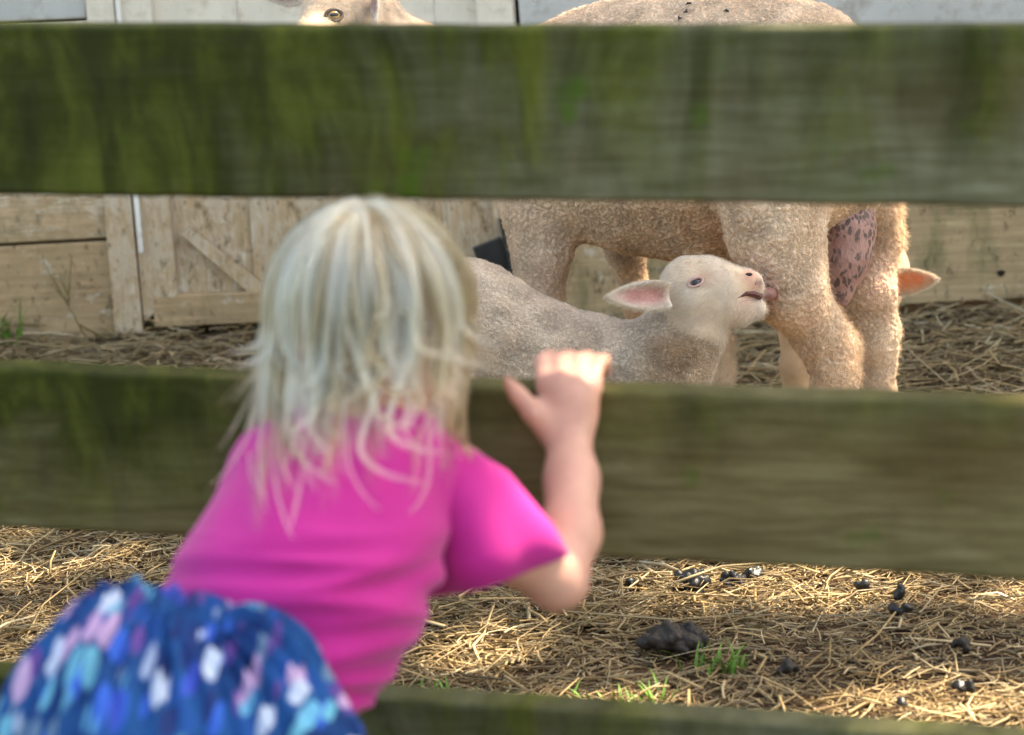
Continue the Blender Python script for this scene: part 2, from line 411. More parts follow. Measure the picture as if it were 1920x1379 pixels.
# straw litter
def straws(n, xr, yr, lmean, wmean, seed, lift=0.012, lo=0.18):
    r = np.random.default_rng(seed)
    x = r.uniform(*xr, n); y = r.uniform(*yr, n)
    cl = vnoise(np.stack([x*2.6, y*2.6, np.zeros(n)], 1), 21)+0.5*vnoise(np.stack([x*8, y*8, np.zeros(n)], 1), 22)
    pc = PZ(1680, 1225); shade_thin = np.exp(-(((x-pc.x)/.26)**2+((y-pc.y)/.085)**2)); cl = cl-1.6*shade_thin  # straw thinned to dark soil here, standing in for a shadow
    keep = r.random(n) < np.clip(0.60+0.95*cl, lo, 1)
    x, y, cl = x[keep], y[keep], cl[keep]; n = len(x)
    th = r.normal(0, 0.85, n)+np.where(r.random(n) < .3, np.pi/2, 0)+0.6*vnoise(np.stack([x*5, y*5, np.zeros(n)], 1), 23)
    L = lmean*np.exp(r.normal(0, 0.5, n)); W = wmean*(0.5+r.random(n)*0.9)
    tilt = r.normal(0, 0.13, n); z = gh(x, y)+r.random(n)**1.6*lift*(1+np.clip(cl, 0, 1)*1.6)+0.002
    d = np.stack([np.cos(th)*np.cos(tilt), np.sin(th)*np.cos(tilt), np.sin(tilt)], 1)
    s = np.stack([-np.sin(th), np.cos(th), np.zeros(n)], 1); up = np.cross(d, s)
    bend = r.normal(0, 0.10, n)*L; bz = -np.abs(r.normal(0, 0.05, n))*L
    c = np.stack([x, y, z], 1); rings = []
    for t in (-0.5, 0.0, 0.5):
        o = c+d*(L*t)[:, None]+s*(bend*(4*t*t))[:, None]+up*(bz*(4*t*t))[:, None]
        for a in (0, 2.094, 4.189):
            rings.append(o+s*(W*0.5*math.cos(a))[:, None]+up*(W*0.36*math.sin(a))[:, None])
    Vv = np.stack(rings, 1)
    f = []
    for k in (0, 3):
        for j in range(3): f.append((k+j, k+(j+1) % 3, k+3+(j+1) % 3, k+3+j))
    Q = (np.arange(n)[:, None, None]*9+np.array(f)[None]).reshape(-1, 4)
    pal = np.array([(0.56, 0.39, 0.20), (0.40, 0.26, 0.12), (0.70, 0.55, 0.34), (0.27, 0.17, 0.09), (0.48, 0.36, 0.23), (0.15, 0.09, 0.05), (0.82, 0.70, 0.50)])
    pk = r.choice(len(pal), n, p=[.24, .22, .15, .14, .12, .08, .05]); colr = pal[pk]*(0.75+0.5*r.random((n, 1)))*(0.86+0.32*np.clip(vnoise(np.stack([x*2.2, y*4, np.zeros(n)], 1), 24), -1, 1))[:, None]*0.80
    zmin = gh(Vv[..., 0].ravel(), Vv[..., 1].ravel()).reshape(n, 9)+0.0005
    Vv[..., 2] = np.maximum(Vv[..., 2], zmin)
    return Vv.reshape(-1, 3), Q, np.repeat(np.clip(colr, 0, .9), 9, 0)
m = M('straw', 0.5, 0.35); v = m.co(); m.col(m.mix(0.25, m.attr('tint'), m.ramp(m.noise(v, 90, 3), [(0.3, (0.2, 0.13, 0.06)), (0.7, (0.7, 0.55, 0.3))]))); MSTRAW = m.m
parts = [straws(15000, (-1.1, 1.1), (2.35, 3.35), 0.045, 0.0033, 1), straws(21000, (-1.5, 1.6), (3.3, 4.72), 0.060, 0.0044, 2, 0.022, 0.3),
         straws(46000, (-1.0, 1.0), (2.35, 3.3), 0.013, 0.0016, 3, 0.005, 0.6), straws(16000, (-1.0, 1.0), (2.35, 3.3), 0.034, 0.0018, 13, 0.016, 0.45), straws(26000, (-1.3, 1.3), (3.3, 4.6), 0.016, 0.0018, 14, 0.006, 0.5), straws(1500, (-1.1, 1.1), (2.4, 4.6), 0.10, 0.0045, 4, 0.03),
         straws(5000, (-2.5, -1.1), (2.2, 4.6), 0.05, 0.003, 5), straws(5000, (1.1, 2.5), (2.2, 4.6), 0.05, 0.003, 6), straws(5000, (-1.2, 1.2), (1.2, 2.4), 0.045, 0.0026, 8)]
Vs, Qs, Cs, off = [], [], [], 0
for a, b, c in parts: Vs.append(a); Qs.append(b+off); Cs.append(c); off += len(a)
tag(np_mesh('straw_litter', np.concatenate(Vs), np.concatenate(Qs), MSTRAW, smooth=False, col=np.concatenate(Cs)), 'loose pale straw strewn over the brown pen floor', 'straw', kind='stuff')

# ------------------------------------------------------------------ barn
BY = 4.56
def B(px, py):                        # point of the barn front for a pixel
    p = P(px, py, BY); return p.x, p.z
barn = empty('barn', (0, BY, 0)); tag(barn, 'weathered white wooden barn front behind the sheep, mud-splashed near the ground', 'barn')
def slab(name, quad, y0, y1, mat, parent=barn, bev=0.003, warp=0.002, nseg=1, ragged=0.0):
    """quad: four (x,z) corners tl,tr,br,bl; board stands from barn plane + y0 (front, towards camera negative) to y1"""
    (tl, tr, br, bl) = [np.array(q, float) for q in quad]
    nseg = max(nseg, 1); V = []; 
    for i in range(nseg+1):
        t = i/nseg; top = tl+(tr-tl)*t; bot = bl+(br-bl)*t
        if ragged and 0 < i < nseg: bot = bot+np.array([0, random.uniform(-ragged, ragged)])
        wv = random.uniform(-warp, warp)
        b = min(bev, 0.3*np.linalg.norm(top-bot)); dn = (bot-top)/max(np.linalg.norm(bot-top), 1e-9)
        for (c, y) in ((top+dn*b, y0+wv), (bot-dn*b, y0+wv), (bot, y0+b+wv), (bot, y1), (top, y1), (top, y0+b+wv)):
            V.append((c[0], BY+y, c[1]))
    Fc = []
    for i in range(nseg):
        a = i*6; b2 = a+6
        for j in range(6): Fc.append((a+j, a+(j+1) % 6, b2+(j+1) % 6, b2+j))
    Fc.append(tuple(range(5, -1, -1))); Fc.append(tuple(nseg*6+j for j in range(6)))
    c = np.mean([tl, tr, br, bl], 0)
    return np_mesh(name, V, Fc, mat, parent, smooth=False, origin=(c[0], BY, c[1]))
WH = (0.53, 0.53, 0.53); WD = (0.46, 0.33, 0.21)
MB_l = mat_barn('paint_worn', (0.80, 0.70, 0.56), (0.44, 0.31, 0.19), 0.46, 0.56, 0.45)
MB_low = mat_barn('paint_gone', (0.72, 0.56, 0.39), (0.40, 0.265, 0.15), 0.62, 0.56, 0.25)
MB_up = mat_barn('paint_upper', WH, WD, 0.40, 0.56, 0.1)
MB_v = mat_barn('paint_upright', (0.80, 0.73, 0.64), WD, 0.44, 0.56, 0.1)
MB_r = mat_barn('wood_bare', (0.66, 0.54, 0.34), (0.40, 0.31, 0.18), 0.58, 0.56, 0.75)
S = -0.056
def yl(y0, x): return y0+S*x
# left-hand horizontal boards
ys = [-780, -575, -370, -165, 45, 250, 457, 640]
for i in range(7):
    a, b = ys[i], ys[i+1]; xl = -2400; xr = 214 if i > 4 else 205 - (4-i)*8
    g = 3
    if i >= 3: xr = {3: 163, 4: 185, 5: 212, 6: 226}[i]
    mt = MB_up if i <= 4 and i != 4 else (MB_l if i in (4, 5) else MB_low)
    slab('plank', [B(xl, yl(a, xl)+g), B(xr, yl(a, xr)+g), B(xr, yl(b, xr)-(g if i < 6 else -2)), B(xl, yl(b, xl)-(g if i < 6 else 0))], -0.022+random.uniform(-.003, .002), 0.0, mt, nseg=14, ragged=0.006 if i == 6 else 0)
# right-hand siding
for i, (a, b) in enumerate([(-860, -665), (-660, -465), (-460, -262), (-257, -58), (-53, 148), (153, 394), (399, 651)]):
    xl, xr = 968, 4400
    S2 = -0.05
    slab('plank', [B(xl+.08*a, a+S2*(xl-0)+0), B(xr, a+S2*xr), B(xr, b+S2*xr), B(xl+.08*b, b+S2*xl)], -0.022+random.uniform(-.003, .002), 0.0, MB_r if i >= 5 else MB_up, nseg=12)
# sill below the siding, set back
x0, z0 = B(960, 600); x1, z1 = B(4400, 480)
MSILL = mat_flat('sill_earth', (0.32, 0.17, 0.085), 0.9, 0.1, 0.3, 12, 0.5)
slab('sill', [(x0, z0+.06), (x1, z0+.02), (x1, -0.05), (x0, -0.05)], 0.004, 0.08, MSILL)
# backing so nothing shows through the joints
MDARK = mat_flat('inner_dark_wood', (0.03, 0.022, 0.016), 0.9, 0.1)
slab('inner_wall', [(-4.2, 2.3), (5.0, 2.3), (5.0, 0.12), (-4.2, 0.12)], 0.002, 0.05, MDARK)
slab('inner_wall', [(-4.2, .118), (-0.02, .118), (-0.02, -0.05), (-4.2, -0.05)], 0.03, 0.06, MDARK)
# trim beside the door
slab('trim_board', [B(96, -780), B(148, -780), B(272.5, 620), B(222, 622)], -0.036, 0.0, MB_v, nseg=1)
# door
def sl(name, q, y0, y1, mat, **k): return slab(name, [B(*p) for p in q], y0, y1, mat, parent=door, **k)
door = empty('door', (0, 0, 0)); door.parent = barn; tag(door, 'closed plank door with diagonal brace')
xs_ = [300, 470, 655, 838, 990]
for a, b in zip(xs_[:-1], xs_[1:]):
    sl('board', [(a-70, -760), (b-71, -760), (b+9, 568), (a+10, 570)], -0.012+random.uniform(-.002, .001), 0.0, MB_v, nseg=1)
sl('stile', [(166, -780), (222, -780), (296+0, 540), (342, 560)][0:0] or [(150, -770), (214, -770), (336, 548), (274, 600)], -0.030, -0.0145, MB_v)
sl('stile', [(832, -770), (898, -770), (1004, 560), (936, 560)], -0.030, -0.0145, MB_v)
sl('rail', [(292, 550), (960, 520), (962, 576), (294, 609)], -0.032, -0.0148, MB_low, nseg=12, ragged=0.004)
sl('rail', [(262, 105), (930, 72), (932, 130), (266, 163)], -0.030, -0.0148, MB_v)
sl('brace', [(343, 436), (358, 425), (520, 548), (478, 552)], -0.026, -0.0146, MB_v)
# iron hinge on the lower door
MI = mat_flat('black_iron', (0.018, 0.020, 0.023), 0.45, 0.5, 0.4, 30, 0.4)
hg = empty('hinge', (0, 0, 0)); hg.parent = barn
def hsl(q, y0, y1): return slab('hinge_plate', [B(*p) for p in q], y0, y1, MI, parent=hg, bev=0.002)
hsl([(935, 404), (948, 400), (975, 512), (958, 514)], -0.060, -0.034); hsl([(949, 404), (960, 402), (984, 505), (975, 508)], -0.052, -0.036)
hsl([(886, 458), (938, 438), (956, 500), (900, 492)], -0.048, -0.034)
# roof and eave far above the frame
rz = 2.3
MROOF = mat_flat('tin_roof', (0.32, 0.32, 0.33), 0.5, 0.5, 0.2, 5)
np_mesh('roof', [(-4.4, BY-.18, rz), (5.2, BY-.18, rz), (5.2, BY+2.6, rz+.9), (-4.4, BY+2.6, rz+.9), (-4.4, BY-.18, rz+.03), (5.2, BY-.18, rz+.03), (5.2, BY+2.6, rz+.93), (-4.4, BY+2.6, rz+.93)],
        [(3, 2, 1, 0), (4, 5, 6, 7), (0, 1, 5, 4), (1, 2, 6, 5), (2, 3, 7, 6), (3, 0, 4, 7)], MROOF, barn, smooth=False)
sl('strip', [(256, -780) if False else (150, -770), (157, -770), (275, 470), (266, 470)], -0.040, -0.037, mat_barn('paint_strip_upright', (0.85, 0.83, 0.80), WD, 0.3, 0.3))
# knots on the lowest right-hand board
for px, py in ((1876, 512), (1790, 545)):
    p = P(px, py, BY-.0225); t = np.linspace(0, 2*np.pi, 13)[:-1]
    Vk = [(p.x+.008*math.cos(a)*(1+.2*math.sin(3*a)), BY-.0275, p.z+.0065*math.sin(a)) for a in t]+[(p.x, BY-.0285, p.z)]
    if py == 512: np_mesh('knot', Vk, [(i, (i+1) % 12, 12) for i in range(12)], MDARK, barn)

# ------------------------------------------------------------------ fence
fence = empty('wooden_fence', (0, 1.87, 0)); tag(fence, 'three-board wooden fence covered in green algae, between the child and the sheep', 'fence')
def fpt(px, py):                      # front face of the fence: plane leaning nearer on the right
    d = ray(px, py); # plane: y + 0.227 x = 1.871
    t = 1.871/(d.y+0.227*d.x); return CP+d*t
FT = Vector((0.2214, 0.9752, 0)).normalized()      # into the board
def fboard(tops, bots, label, MF=MF):
    V = []; n = 60
    a0, a1 = fpt(-900, tops[0]-(tops[1]-tops[0])*900/1920), fpt(2900, tops[1]+(tops[1]-tops[0])*980/1920)
    b0, b1 = fpt(-900, bots[0]-(bots[1]-bots[0])*900/1920), fpt(2900, bots[1]+(bots[1]-bots[0])*980/1920)
    r = 0.004; T = 0.038
    for i in range(n+1):
        t = i/n; A = a0.lerp(a1, t); Bq = b0.lerp(b1, t); dn = (Bq-A).normalized()
        A = A-dn*0.0012*math.sin(t*9+tops[0])-dn*random.uniform(-.0005, .0005); Bq = Bq-dn*random.uniform(-.0006, .0006)+dn*0.0012*math.sin(t*7)
        pts = [A+dn*r, A+dn*r*.3+FT*r*.3, A+FT*r, A+FT*(T-r), A+FT*T+dn*r, Bq+FT*T-dn*r, Bq+FT*(T-r), Bq+FT*r, Bq-dn*r]
        V += [tuple(p) for p in pts]
    k = 9; Fc = [(i*k+j, (i+1)*k+j, (i+1)*k+(j+1) % k, i*k+(j+1) % k) for i in range(n) for j in range(k)]
    Fc.append(tuple(range(k))); Fc.append(tuple(n*k+j for j in range(k-1, -1, -1)))
    c = (a0+a1+b0+b1)/4
    o = np_mesh('board', V, Fc, MF, fence, smooth=False, origin=c); tag(o, label); return o
fboard((50, 50), (364, 393), 'topmost board, thick with green algae')
fboard((692, 762), (988, 1092), 'middle board the child holds, brown with algae along its top', MF_MID)
fboard((1266, 1392), (1590, 1745), 'lowest board, dark and shaded', MF_LOW)
for px in (-820, 2820):
    p = fpt(px, 500); q = []
    for zz in (-0.05, 1.05):
        for dx, dy in ((-.05, .042), (.05, .042), (.05, .14), (-.05, .14)): q.append((p.x+dx+FT.x*dy, p.y+FT.y*dy-dx*.227, zz))
    np_mesh('post', q, [(3, 2, 1, 0), (4, 5, 6, 7), (0, 1, 5, 4), (1, 2, 6, 5), (2, 3, 7, 6), (3, 0, 4, 7)], MF, fence, smooth=False, origin=(p.x, p.y, 0))

# ------------------------------------------------------------------ sheep
MW_EWE = mat_wool('ewe_fleece', [(0.54, 0.39, 0.28), (0.70, 0.525, 0.39), (0.80, 0.64, 0.50)], (0.38, 0.24, 0.145), 0.45)
MW_LAMB = mat_wool('lamb_fleece', [(0.50, 0.385, 0.295), (0.63, 0.50, 0.395), (0.72, 0.595, 0.485)], (0.42, 0.30, 0.2), 0.35)
ST_EWE = mat_strand('ewe_strand', [(0.62, 0.42, 0.28), (0.80, 0.58, 0.41), (0.88, 0.69, 0.52)])
ST_LAMB = mat_strand('lamb_strand', [(0.60, 0.48, 0.38), (0.72, 0.60, 0.49), (0.82, 0.71, 0.60)])
ST_FACE = mat_strand('white_strand', [(0.50, 0.38, 0.28), (0.74, 0.64, 0.54), (0.86, 0.80, 0.74)])
MHOOF = mat_flat('hoof_horn', (0.06, 0.045, 0.035), 0.5, 0.4, 0.3, 30)
MEYE = mat_flat('eye_black', (0.006, 0.006, 0.008), 0.06, 0.7, 0.1)
MIRIS = mat_flat('eye_amber', (0.26, 0.17, 0.07), 0.1, 0.6, 0.25, 300)
MPINK = mat_flat('pink_skin', (0.62, 0.30, 0.26), 0.5, 0.4, 0.2, 60, 0.3, tint=True)

def wool_disp(V, Q, amp, cell, mask=None):
    N = vnormals(V, Q); q = V/cell
    wq = q+0.45*np.stack([vnoise(q*0.55, 31), vnoise(q*0.55, 32), vnoise(q*0.55, 33)], 1)
    h = np.abs(vnoise(wq, 34))*1.5+0.5*np.abs(vnoise(wq*2.1, 35)); h = np.minimum(h, 1.0)
    h = h+0.9*vnoise(V/(cell*5), 36)
    a = amp if mask is None else amp*mask
    return V+N*((h-0.45)*a)[:, None], h
def uvsphere(c, r, n=16, mx=(1, 1, 1), axes=None):
    V = []; Fc = []
    for i in range(n+1):
        a = math.pi*i/n
        for j in range(2*n):
            b = math.pi*j/n; V.append((math.sin(a)*math.cos(b)*mx[0], math.sin(a)*math.sin(b)*mx[1], math.cos(a)*mx[2]))
    V = np.array(V)*r
    if axes is not None: V = V@np.array([np.array(a) for a in axes])
    V = V+np.array(c)
    for i in range(n):
        for j in range(2*n):
            Fc.append((i*2*n+j, (i+1)*2*n+j, (i+1)*2*n+(j+1) % (2*n), i*2*n+(j+1) % (2*n)))
    return V, np.array(Fc)
def basis(n, up=Vector((0, 0, 1))):
    n = Vector(n).normalized(); x = Vector(up).cross(n).normalized(); y = n.cross(x); return x, y, n
def hoof(parent, x, y, ang=0.0, s=1.0):
    z = float(gh(x, y)[0])+0.004
    b = Body()
    c, sn = math.cos(ang), math.sin(ang)
    for k in (-1, 1):
        ox, oy = -sn*k*0.011*s, c*k*0.011*s
        b.wcone((x+ox, y+oy, z+.045*s), .013*s, (x+ox+c*.02*s, y+oy+sn*.02*s, z+.010*s), .0135*s, 0.006)
    V, Q = b.mesh(0.004); V[:, 2] = np.maximum(V[:, 2], z-0.003)
    return np_mesh('hoof', V, Q, MHOOF, parent)
def ear_mesh(base, tip, nrm, width, cup=0.35, nu=26, nv=16, thick=0.0022, curl=0.0):
    """leaf shaped cupped ear; nrm = direction the hollow faces. returns V,Q,inner mask"""
    base = Vector(base); tip = Vector(tip); ax = (tip-base); L = ax.length; ax.normalize()
    nrm = Vector(nrm); nrm = (nrm-ax*nrm.dot(ax)).normalized(); sd_ = ax.cross(nrm)
    V = []; inn = []
    for side in (0, 1):
        for i in range(nu+1):
            u = i/nu; wd = width*0.5*(math.sin(math.pi*min(1, 0.20+0.80*u)**0.82)**0.75 if u < 1 else 0.0)
            wd = max(wd, 0.0004)
            for j in range(nv+1):
                v_ = j/nv*2-1
                a = v_*1.25*(1.25-0.6*u); rr = wd/math.sin(1.25) if True else 0
                off = nrm*(-(math.cos(a)-0.35)*wd*cup*1.6)
                p = base+ax*(L*u)+sd_*(wd*v_)+off+nrm*(curl*u*u*L)
                p = p+nrm*((0.5-side)*thick*(1-0.7*abs(v_)))
                V.append(tuple(p)); inn.append((1-side)*max(0, 1-abs(v_)**3)*min(1, (1-u)*3.0)*min(1, u*6+0.3))
    Fc = []; W = nv+1; off = (nu+1)*W
    for i in range(nu):
        for j in range(nv):
            Fc.append((i*W+j, i*W+j+1, (i+1)*W+j+1, (i+1)*W+j)); Fc.append((off+i*W+j, off+(i+1)*W+j, off+(i+1)*W+j+1, off+i*W+j+1))
        Fc.append((i*W, (i+1)*W, off+(i+1)*W, off+i*W)); Fc.append((i*W+nv, off+i*W+nv, off+(i+1)*W+nv, (i+1)*W+nv))
    return np.array(V), np.array(Fc), np.array(inn)
m = M('ear_skin', 0.6, 0.3); c = m.attr('tint'); m.col(c)
m.b.inputs['Subsurface Weight'].default_value = 0.35; m.b.inputs['Subsurface Radius'].default_value = (0.012, 0.004, 0.002); m.b.inputs['Subsurface Scale'].default_value = 1.0
MEAR = m.m
def ear(parent, base, tip, nrm, width, outer, inner, strand, cup=0.35, nfur=5000, curl=0.0, fl=0.006):
    V, Q, inn = ear_mesh(base, tip, nrm, width, cup, curl=curl)
    wob = 0.8+0.2*vnoise(V*90, 8)
    colr = np.array(outer)[None]*(1-inn[:, None])+np.array(inner)[None]*inn[:, None]*wob[:, None]
    o = np_mesh('ear', V, Q, MEAR, parent, col=np.clip(colr, 0, 1))
    ax = (Vector(tip)-Vector(base)).normalized()
    wgt = np.clip(1-inn*1.0, 0.05, 1)
    fur('ear_fur', V, Q, nfur, fl, 0.00011, strand, o, flow=tuple(ax*1.6), curl=0.2, weight=wgt, k=3)
    return o

# ---- ewe
EW = Vector((P(1380, 980, 3.3).x, 3.3, 0))
ewe = empty('ewe', EW)
tag(ewe, 'big shorn cream ewe standing side-on while a lamb drinks from her udder', 'sheep')
b = Body()
b.chain([(1044, 225, 3.52, 172), (1150, 232, 3.46, 212), (1290, 232, 3.38, 226), (1400, 215, 3.32, 214), (1475, 215, 3.27, 205)], 0.05)
b.cone((1475, 240, 3.24, 200), (1560, 280, 3.28, 120), 0.05)
b.cone((1370, 300, 3.36, 170), (1500, 330, 3.30, 130), 0.05)
b.cone((1250, 300, 3.40, 180), (1340, 340, 3.36, 150), 0.04)
# near hind leg
b.chain([(1440, 290, 3.17, 124), (1448, 430, 3.14, 86), (1477, 540, 3.12, 67), (1534, 628, 3.15, 47), (1562, 690, 3.15, 37), (1568, 745, 3.15, 34)], 0.02)
b.chain([(1568, 745, 3.15, 34), (1572, 840, 3.15, 28), (1574, 915, 3.14, 27), (1568, 962, 3.12, 26)], 0.015)
b.cone((1550, 600, 3.15, 26), (1592, 645, 3.155, 19), 0.012); b.cone((1592, 645, 3.155, 19), (1584, 720, 3.155, 20), 0.012)
b.cone((1505, 430, 3.16, 46), (1545, 560, 3.16, 14), 0.02)
# far hind leg
b.chain([(1625, 330, 3.36, 68), (1652, 440, 3.38, 36), (1638, 545, 3.36, 38), (1656, 622, 3.38, 30), (1650, 690, 3.38, 27), (1646, 745, 3.38, 28)], 0.02)
b.chain([(1646, 745, 3.38, 28), (1646, 850, 3.38, 24), (1644, 925, 3.36, 24)], 0.015)
b.cone((1600, 560, 3.36, 26), (1640, 640, 3.37, 34), 0.02)
# near fore leg and shoulder
b.chain([(1012, 280, 3.45, 118), (1012, 400, 3.42, 64), (1014, 480, 3.40, 48), (1012, 560, 3.40, 40), (1014, 640, 3.40, 34), (1014, 745, 3.40, 26), (1014, 860, 3.39, 23), (1006, 915, 3.37, 24)], 0.03)
b.cone((1042, 400, 3.44, 45), (1030, 500, 3.42, 26), 0.02)
# far fore leg
b.chain([(1150, 380, 3.66, 60), (1172, 470, 3.66, 34), (1196, 560, 3.66, 27), (1200, 650, 3.66, 24), (1200, 840, 3.66, 21)], 0.02)
# neck and head, turned to look towards the camera
b.chain([(985, 215, 3.50, 130), (880, 195, 3.46, 96), (785, 135, 3.44, 80), (700, 66, 3.44, 66)], 0.03)
b.chain([(672, 12, 3.45, 66), (640, 20, 3.41, 62), (590, 95, 3.34, 44), (560, 160, 3.30, 34)], 0.03)
b.cone((640, 2, 3.39, 40), (655, 20, 3.39, 36), 0.02)
# tail
b.cone((1640, 150, 3.36, 36), (1672, 330, 3.40, 30), 0.03)
V, Q = b.mesh(0.0085, 2)
# masks
hd = np.array(P(640, 30, 3.40)); dh = np.linalg.norm(V-hd, axis=1); facem = 1-sstep(0.10, 0.16, dh)
hk = V[:, 2]; legm = 1-sstep(0.20, 0.30, hk)
mask = np.clip(1-0.85*facem, 0.1, 1)*np.where(hk < .34, 0.8, 1)
Vd, h = wool_disp(V, Q, 0.0034, 0.0080, mask*(1-0.3*legm)+1.1*np.exp(-((np.linalg.norm(V-np.array(P(1575, 680, 3.15)), axis=1)/.045)**2)))
lk_ = np.exp(-((np.linalg.norm(V-np.array(P(1585, 665, 3.15)), axis=1)/.05)**2))+.8*np.exp(-((np.linalg.norm(V-np.array(P(1680, 420, 3.38)), axis=1)/.05)**2))+.6*np.exp(-((np.linalg.norm(V-np.array(P(1660, 650, 3.38)), axis=1)/.04)**2))
nz_ = 1-2.2*np.abs(vnoise(V/np.array((.013, .013, .010)), 91)); Vd = Vd+vnormals(V, Q)*(nz_*lk_*0.0045)[:, None]
# bare skin at the groin, darker spots at the armpits, lower leg paler
def darkspot(V, px, py, Y, r, s): return 1-s*np.exp(-((np.linalg.norm(V-np.array(P(px, py, Y)), axis=1)/r)**2))
t = np.ones((len(V), 3)); cre = np.clip(0.72+0.5*h, 0.6, 1.12)[:, None]; t = t*(1+(cre-1)*mask[:, None])  # low parts of the fleece shaded darker in the tint
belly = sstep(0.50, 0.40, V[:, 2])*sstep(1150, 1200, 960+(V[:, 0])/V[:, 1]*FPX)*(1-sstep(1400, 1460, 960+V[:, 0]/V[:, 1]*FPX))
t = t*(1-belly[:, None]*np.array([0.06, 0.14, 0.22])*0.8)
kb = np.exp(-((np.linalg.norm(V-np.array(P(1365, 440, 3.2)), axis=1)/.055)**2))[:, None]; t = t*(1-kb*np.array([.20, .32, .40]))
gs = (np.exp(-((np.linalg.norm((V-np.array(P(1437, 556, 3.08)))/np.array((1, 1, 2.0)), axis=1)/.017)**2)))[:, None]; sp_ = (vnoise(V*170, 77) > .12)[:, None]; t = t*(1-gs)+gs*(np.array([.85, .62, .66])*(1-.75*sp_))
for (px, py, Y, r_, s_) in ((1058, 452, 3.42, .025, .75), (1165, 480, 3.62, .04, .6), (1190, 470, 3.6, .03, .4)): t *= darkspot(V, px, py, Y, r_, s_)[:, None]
t = t*(1-facem[:, None])+facem[:, None]*np.array([0.86, 0.90, 0.96])*(0.85+.3*vnoise(V*70, 66)[:, None])
pinkl = np.exp(-((np.linalg.norm(V-np.array(P(1655, 520, 3.33)), axis=1)/.05)**2))
t = t*(1-0.6*pinkl[:, None])+0.6*pinkl[:, None]*np.array([1.1, .9, .95])
pinkl = np.exp(-((np.linalg.norm(V-np.array(P(1525, 600, 3.08)), axis=1)/.03)**2))
t = t*(1-0.35*pinkl[:, None])+0.35*pinkl[:, None]*np.array([1.1, .9, .95])
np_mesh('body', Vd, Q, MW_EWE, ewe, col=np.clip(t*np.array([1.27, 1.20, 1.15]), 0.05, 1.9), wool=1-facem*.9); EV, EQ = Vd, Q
bt = bvh_of(V, Q)
fur('fleece', EV, EQ, 70000, 0.0042, 0.00014, ST_EWE, ewe, curl=0.9, cell=0.006, weight=np.clip(1-0.9*facem, .05, 1)*np.clip(1-belly*.4, 0, 1),
    lenf=lambda p: np.where(p[:, 2] < .33, 1.15, 0.9)*(1+0.8*(vnoise(p*30, 41) > .45)))
fur('leg_feather', EV, EQ, 5000, 0.009, 0.00016, ST_EWE, ewe, curl=0.8, cell=0.012, flow=(0.5, 0, -0.9),
    weight=np.exp(-((np.linalg.norm(EV-np.array(P(1590, 650, 3.15)), axis=1)/.05)**2))+np.exp(-((np.linalg.norm(EV-np.array(P(1680, 420, 3.35)), axis=1)/.05)**2))+1e-5, k=5)
fur('face_fur', EV, EQ, 16000, 0.005, 0.00012, ST_FACE, ewe, curl=0.3, weight=facem+1e-6)
for (px, Y, py) in ((1566, 3.12, 990), (1644, 3.36, 950), (1004, 3.36, 940), (1200, 3.66, 860)):
    p = P(px, py, Y); hoof(ewe, p.x-.005, Y-.005, math.pi if Y < 3.5 else math.pi, 1.25)
# eye with lids
def eye(parent, px, py, r, bvh, iris=None, lid=(0.25, 0.16, 0.13), up=(0, 0, 1), squash=0.62, tilt=0.0, depth=0.5):
    p, n = hit(bvh, px, py)
    if p is None: return
    n = (n.normalized()+(CP-p).normalized()*0.6).normalized(); x, y, n = basis(n, up)
    x, y = x*math.cos(tilt)+y*math.sin(tilt), y*math.cos(tilt)-x*math.sin(tilt)
    V_, Q_ = uvsphere(p-n*r*depth, r, 14); o = np_mesh('eye', V_, Q_, MIRIS if iris else MEYE, parent)
    if iris:
        V_, Q_ = uvsphere(p+n*r*(1-depth-.14), r*.6, 10, (1.0, 0.46, 0.30), (x, y, n)); np_mesh('pupil', V_, Q_, MEYE, o)
    V2 = []; Fc = []; K = 28; J = 8
    for i in range(K):
        a = 2*math.pi*i/K; ex = math.cos(a)*r*1.12; ey = math.sin(a)*r*1.12*squash
        rr = r*(0.20 if math.sin(a) > 0 else 0.15)
        cen = p+x*ex+y*ey+n*r*(0.42*math.sqrt(max(0, 1-min(1, (ex*ex+ey*ey)/(r*r*1.3)))))
        out = (x*math.cos(a)+y*math.sin(a)*squash).normalized()
        for j in range(J):
            bb = 2*math.pi*j/J; V2.append(tuple(cen+out*rr*math.cos(bb)*1.3+n*rr*math.sin(bb)*.8-n*rr*.3))
    for i in range(K):
        for j in range(J): Fc.append((i*J+j, i*J+(j+1) % J, ((i+1) % K)*J+(j+1) % J, ((i+1) % K)*J+j))
    ml = mat_flat('eyelid', lid, 0.45, 0.4, 0.2, 200, 0.2); np_mesh('eyelid', V2, Fc, ml, parent)
    return o
MFLY = mat_flat('fly_black', (0.01, 0.01, 0.012), 0.3, 0.4)
for fx, fy, fa in ((1293, 10, .2), (1288, 24, 1.9), (1364, 24, -.4), (1275, 37, 2.4)):
    h_, n_ = hit(bt, fx, fy)
    if h_ is None: continue
    h_ = h_+n_*.003; x_, y_, z_ = basis(n_); d_ = x_*math.cos(fa)+y_*math.sin(fa); e_ = z_.cross(d_)
    fb = Body(); fb.wcone(h_-d_*.0030, .0012, h_+d_*.0008, .0016, .0006); fb.wcone(h_+d_*.0030, .0012, h_+d_*.0032, .0012, .0004)
    for sg in (-1, 1): fb.wcone(h_+e_*sg*.0010, .0005, h_-d_*.0036+e_*sg*.0026, .0009, .0003)
    V_, Q_ = fb.mesh(0.0006, 0); tag(np_mesh('fly', V_, Q_, MFLY, origin=h_), 'small black fly on the ewe back, '+{1293: 'highest of the four', 1288: 'in the middle of the cluster', 1364: 'apart to the right of the others', 1275: 'lowest, just above the top board'}[fx], 'fly', 'flies on the back of the ewe')
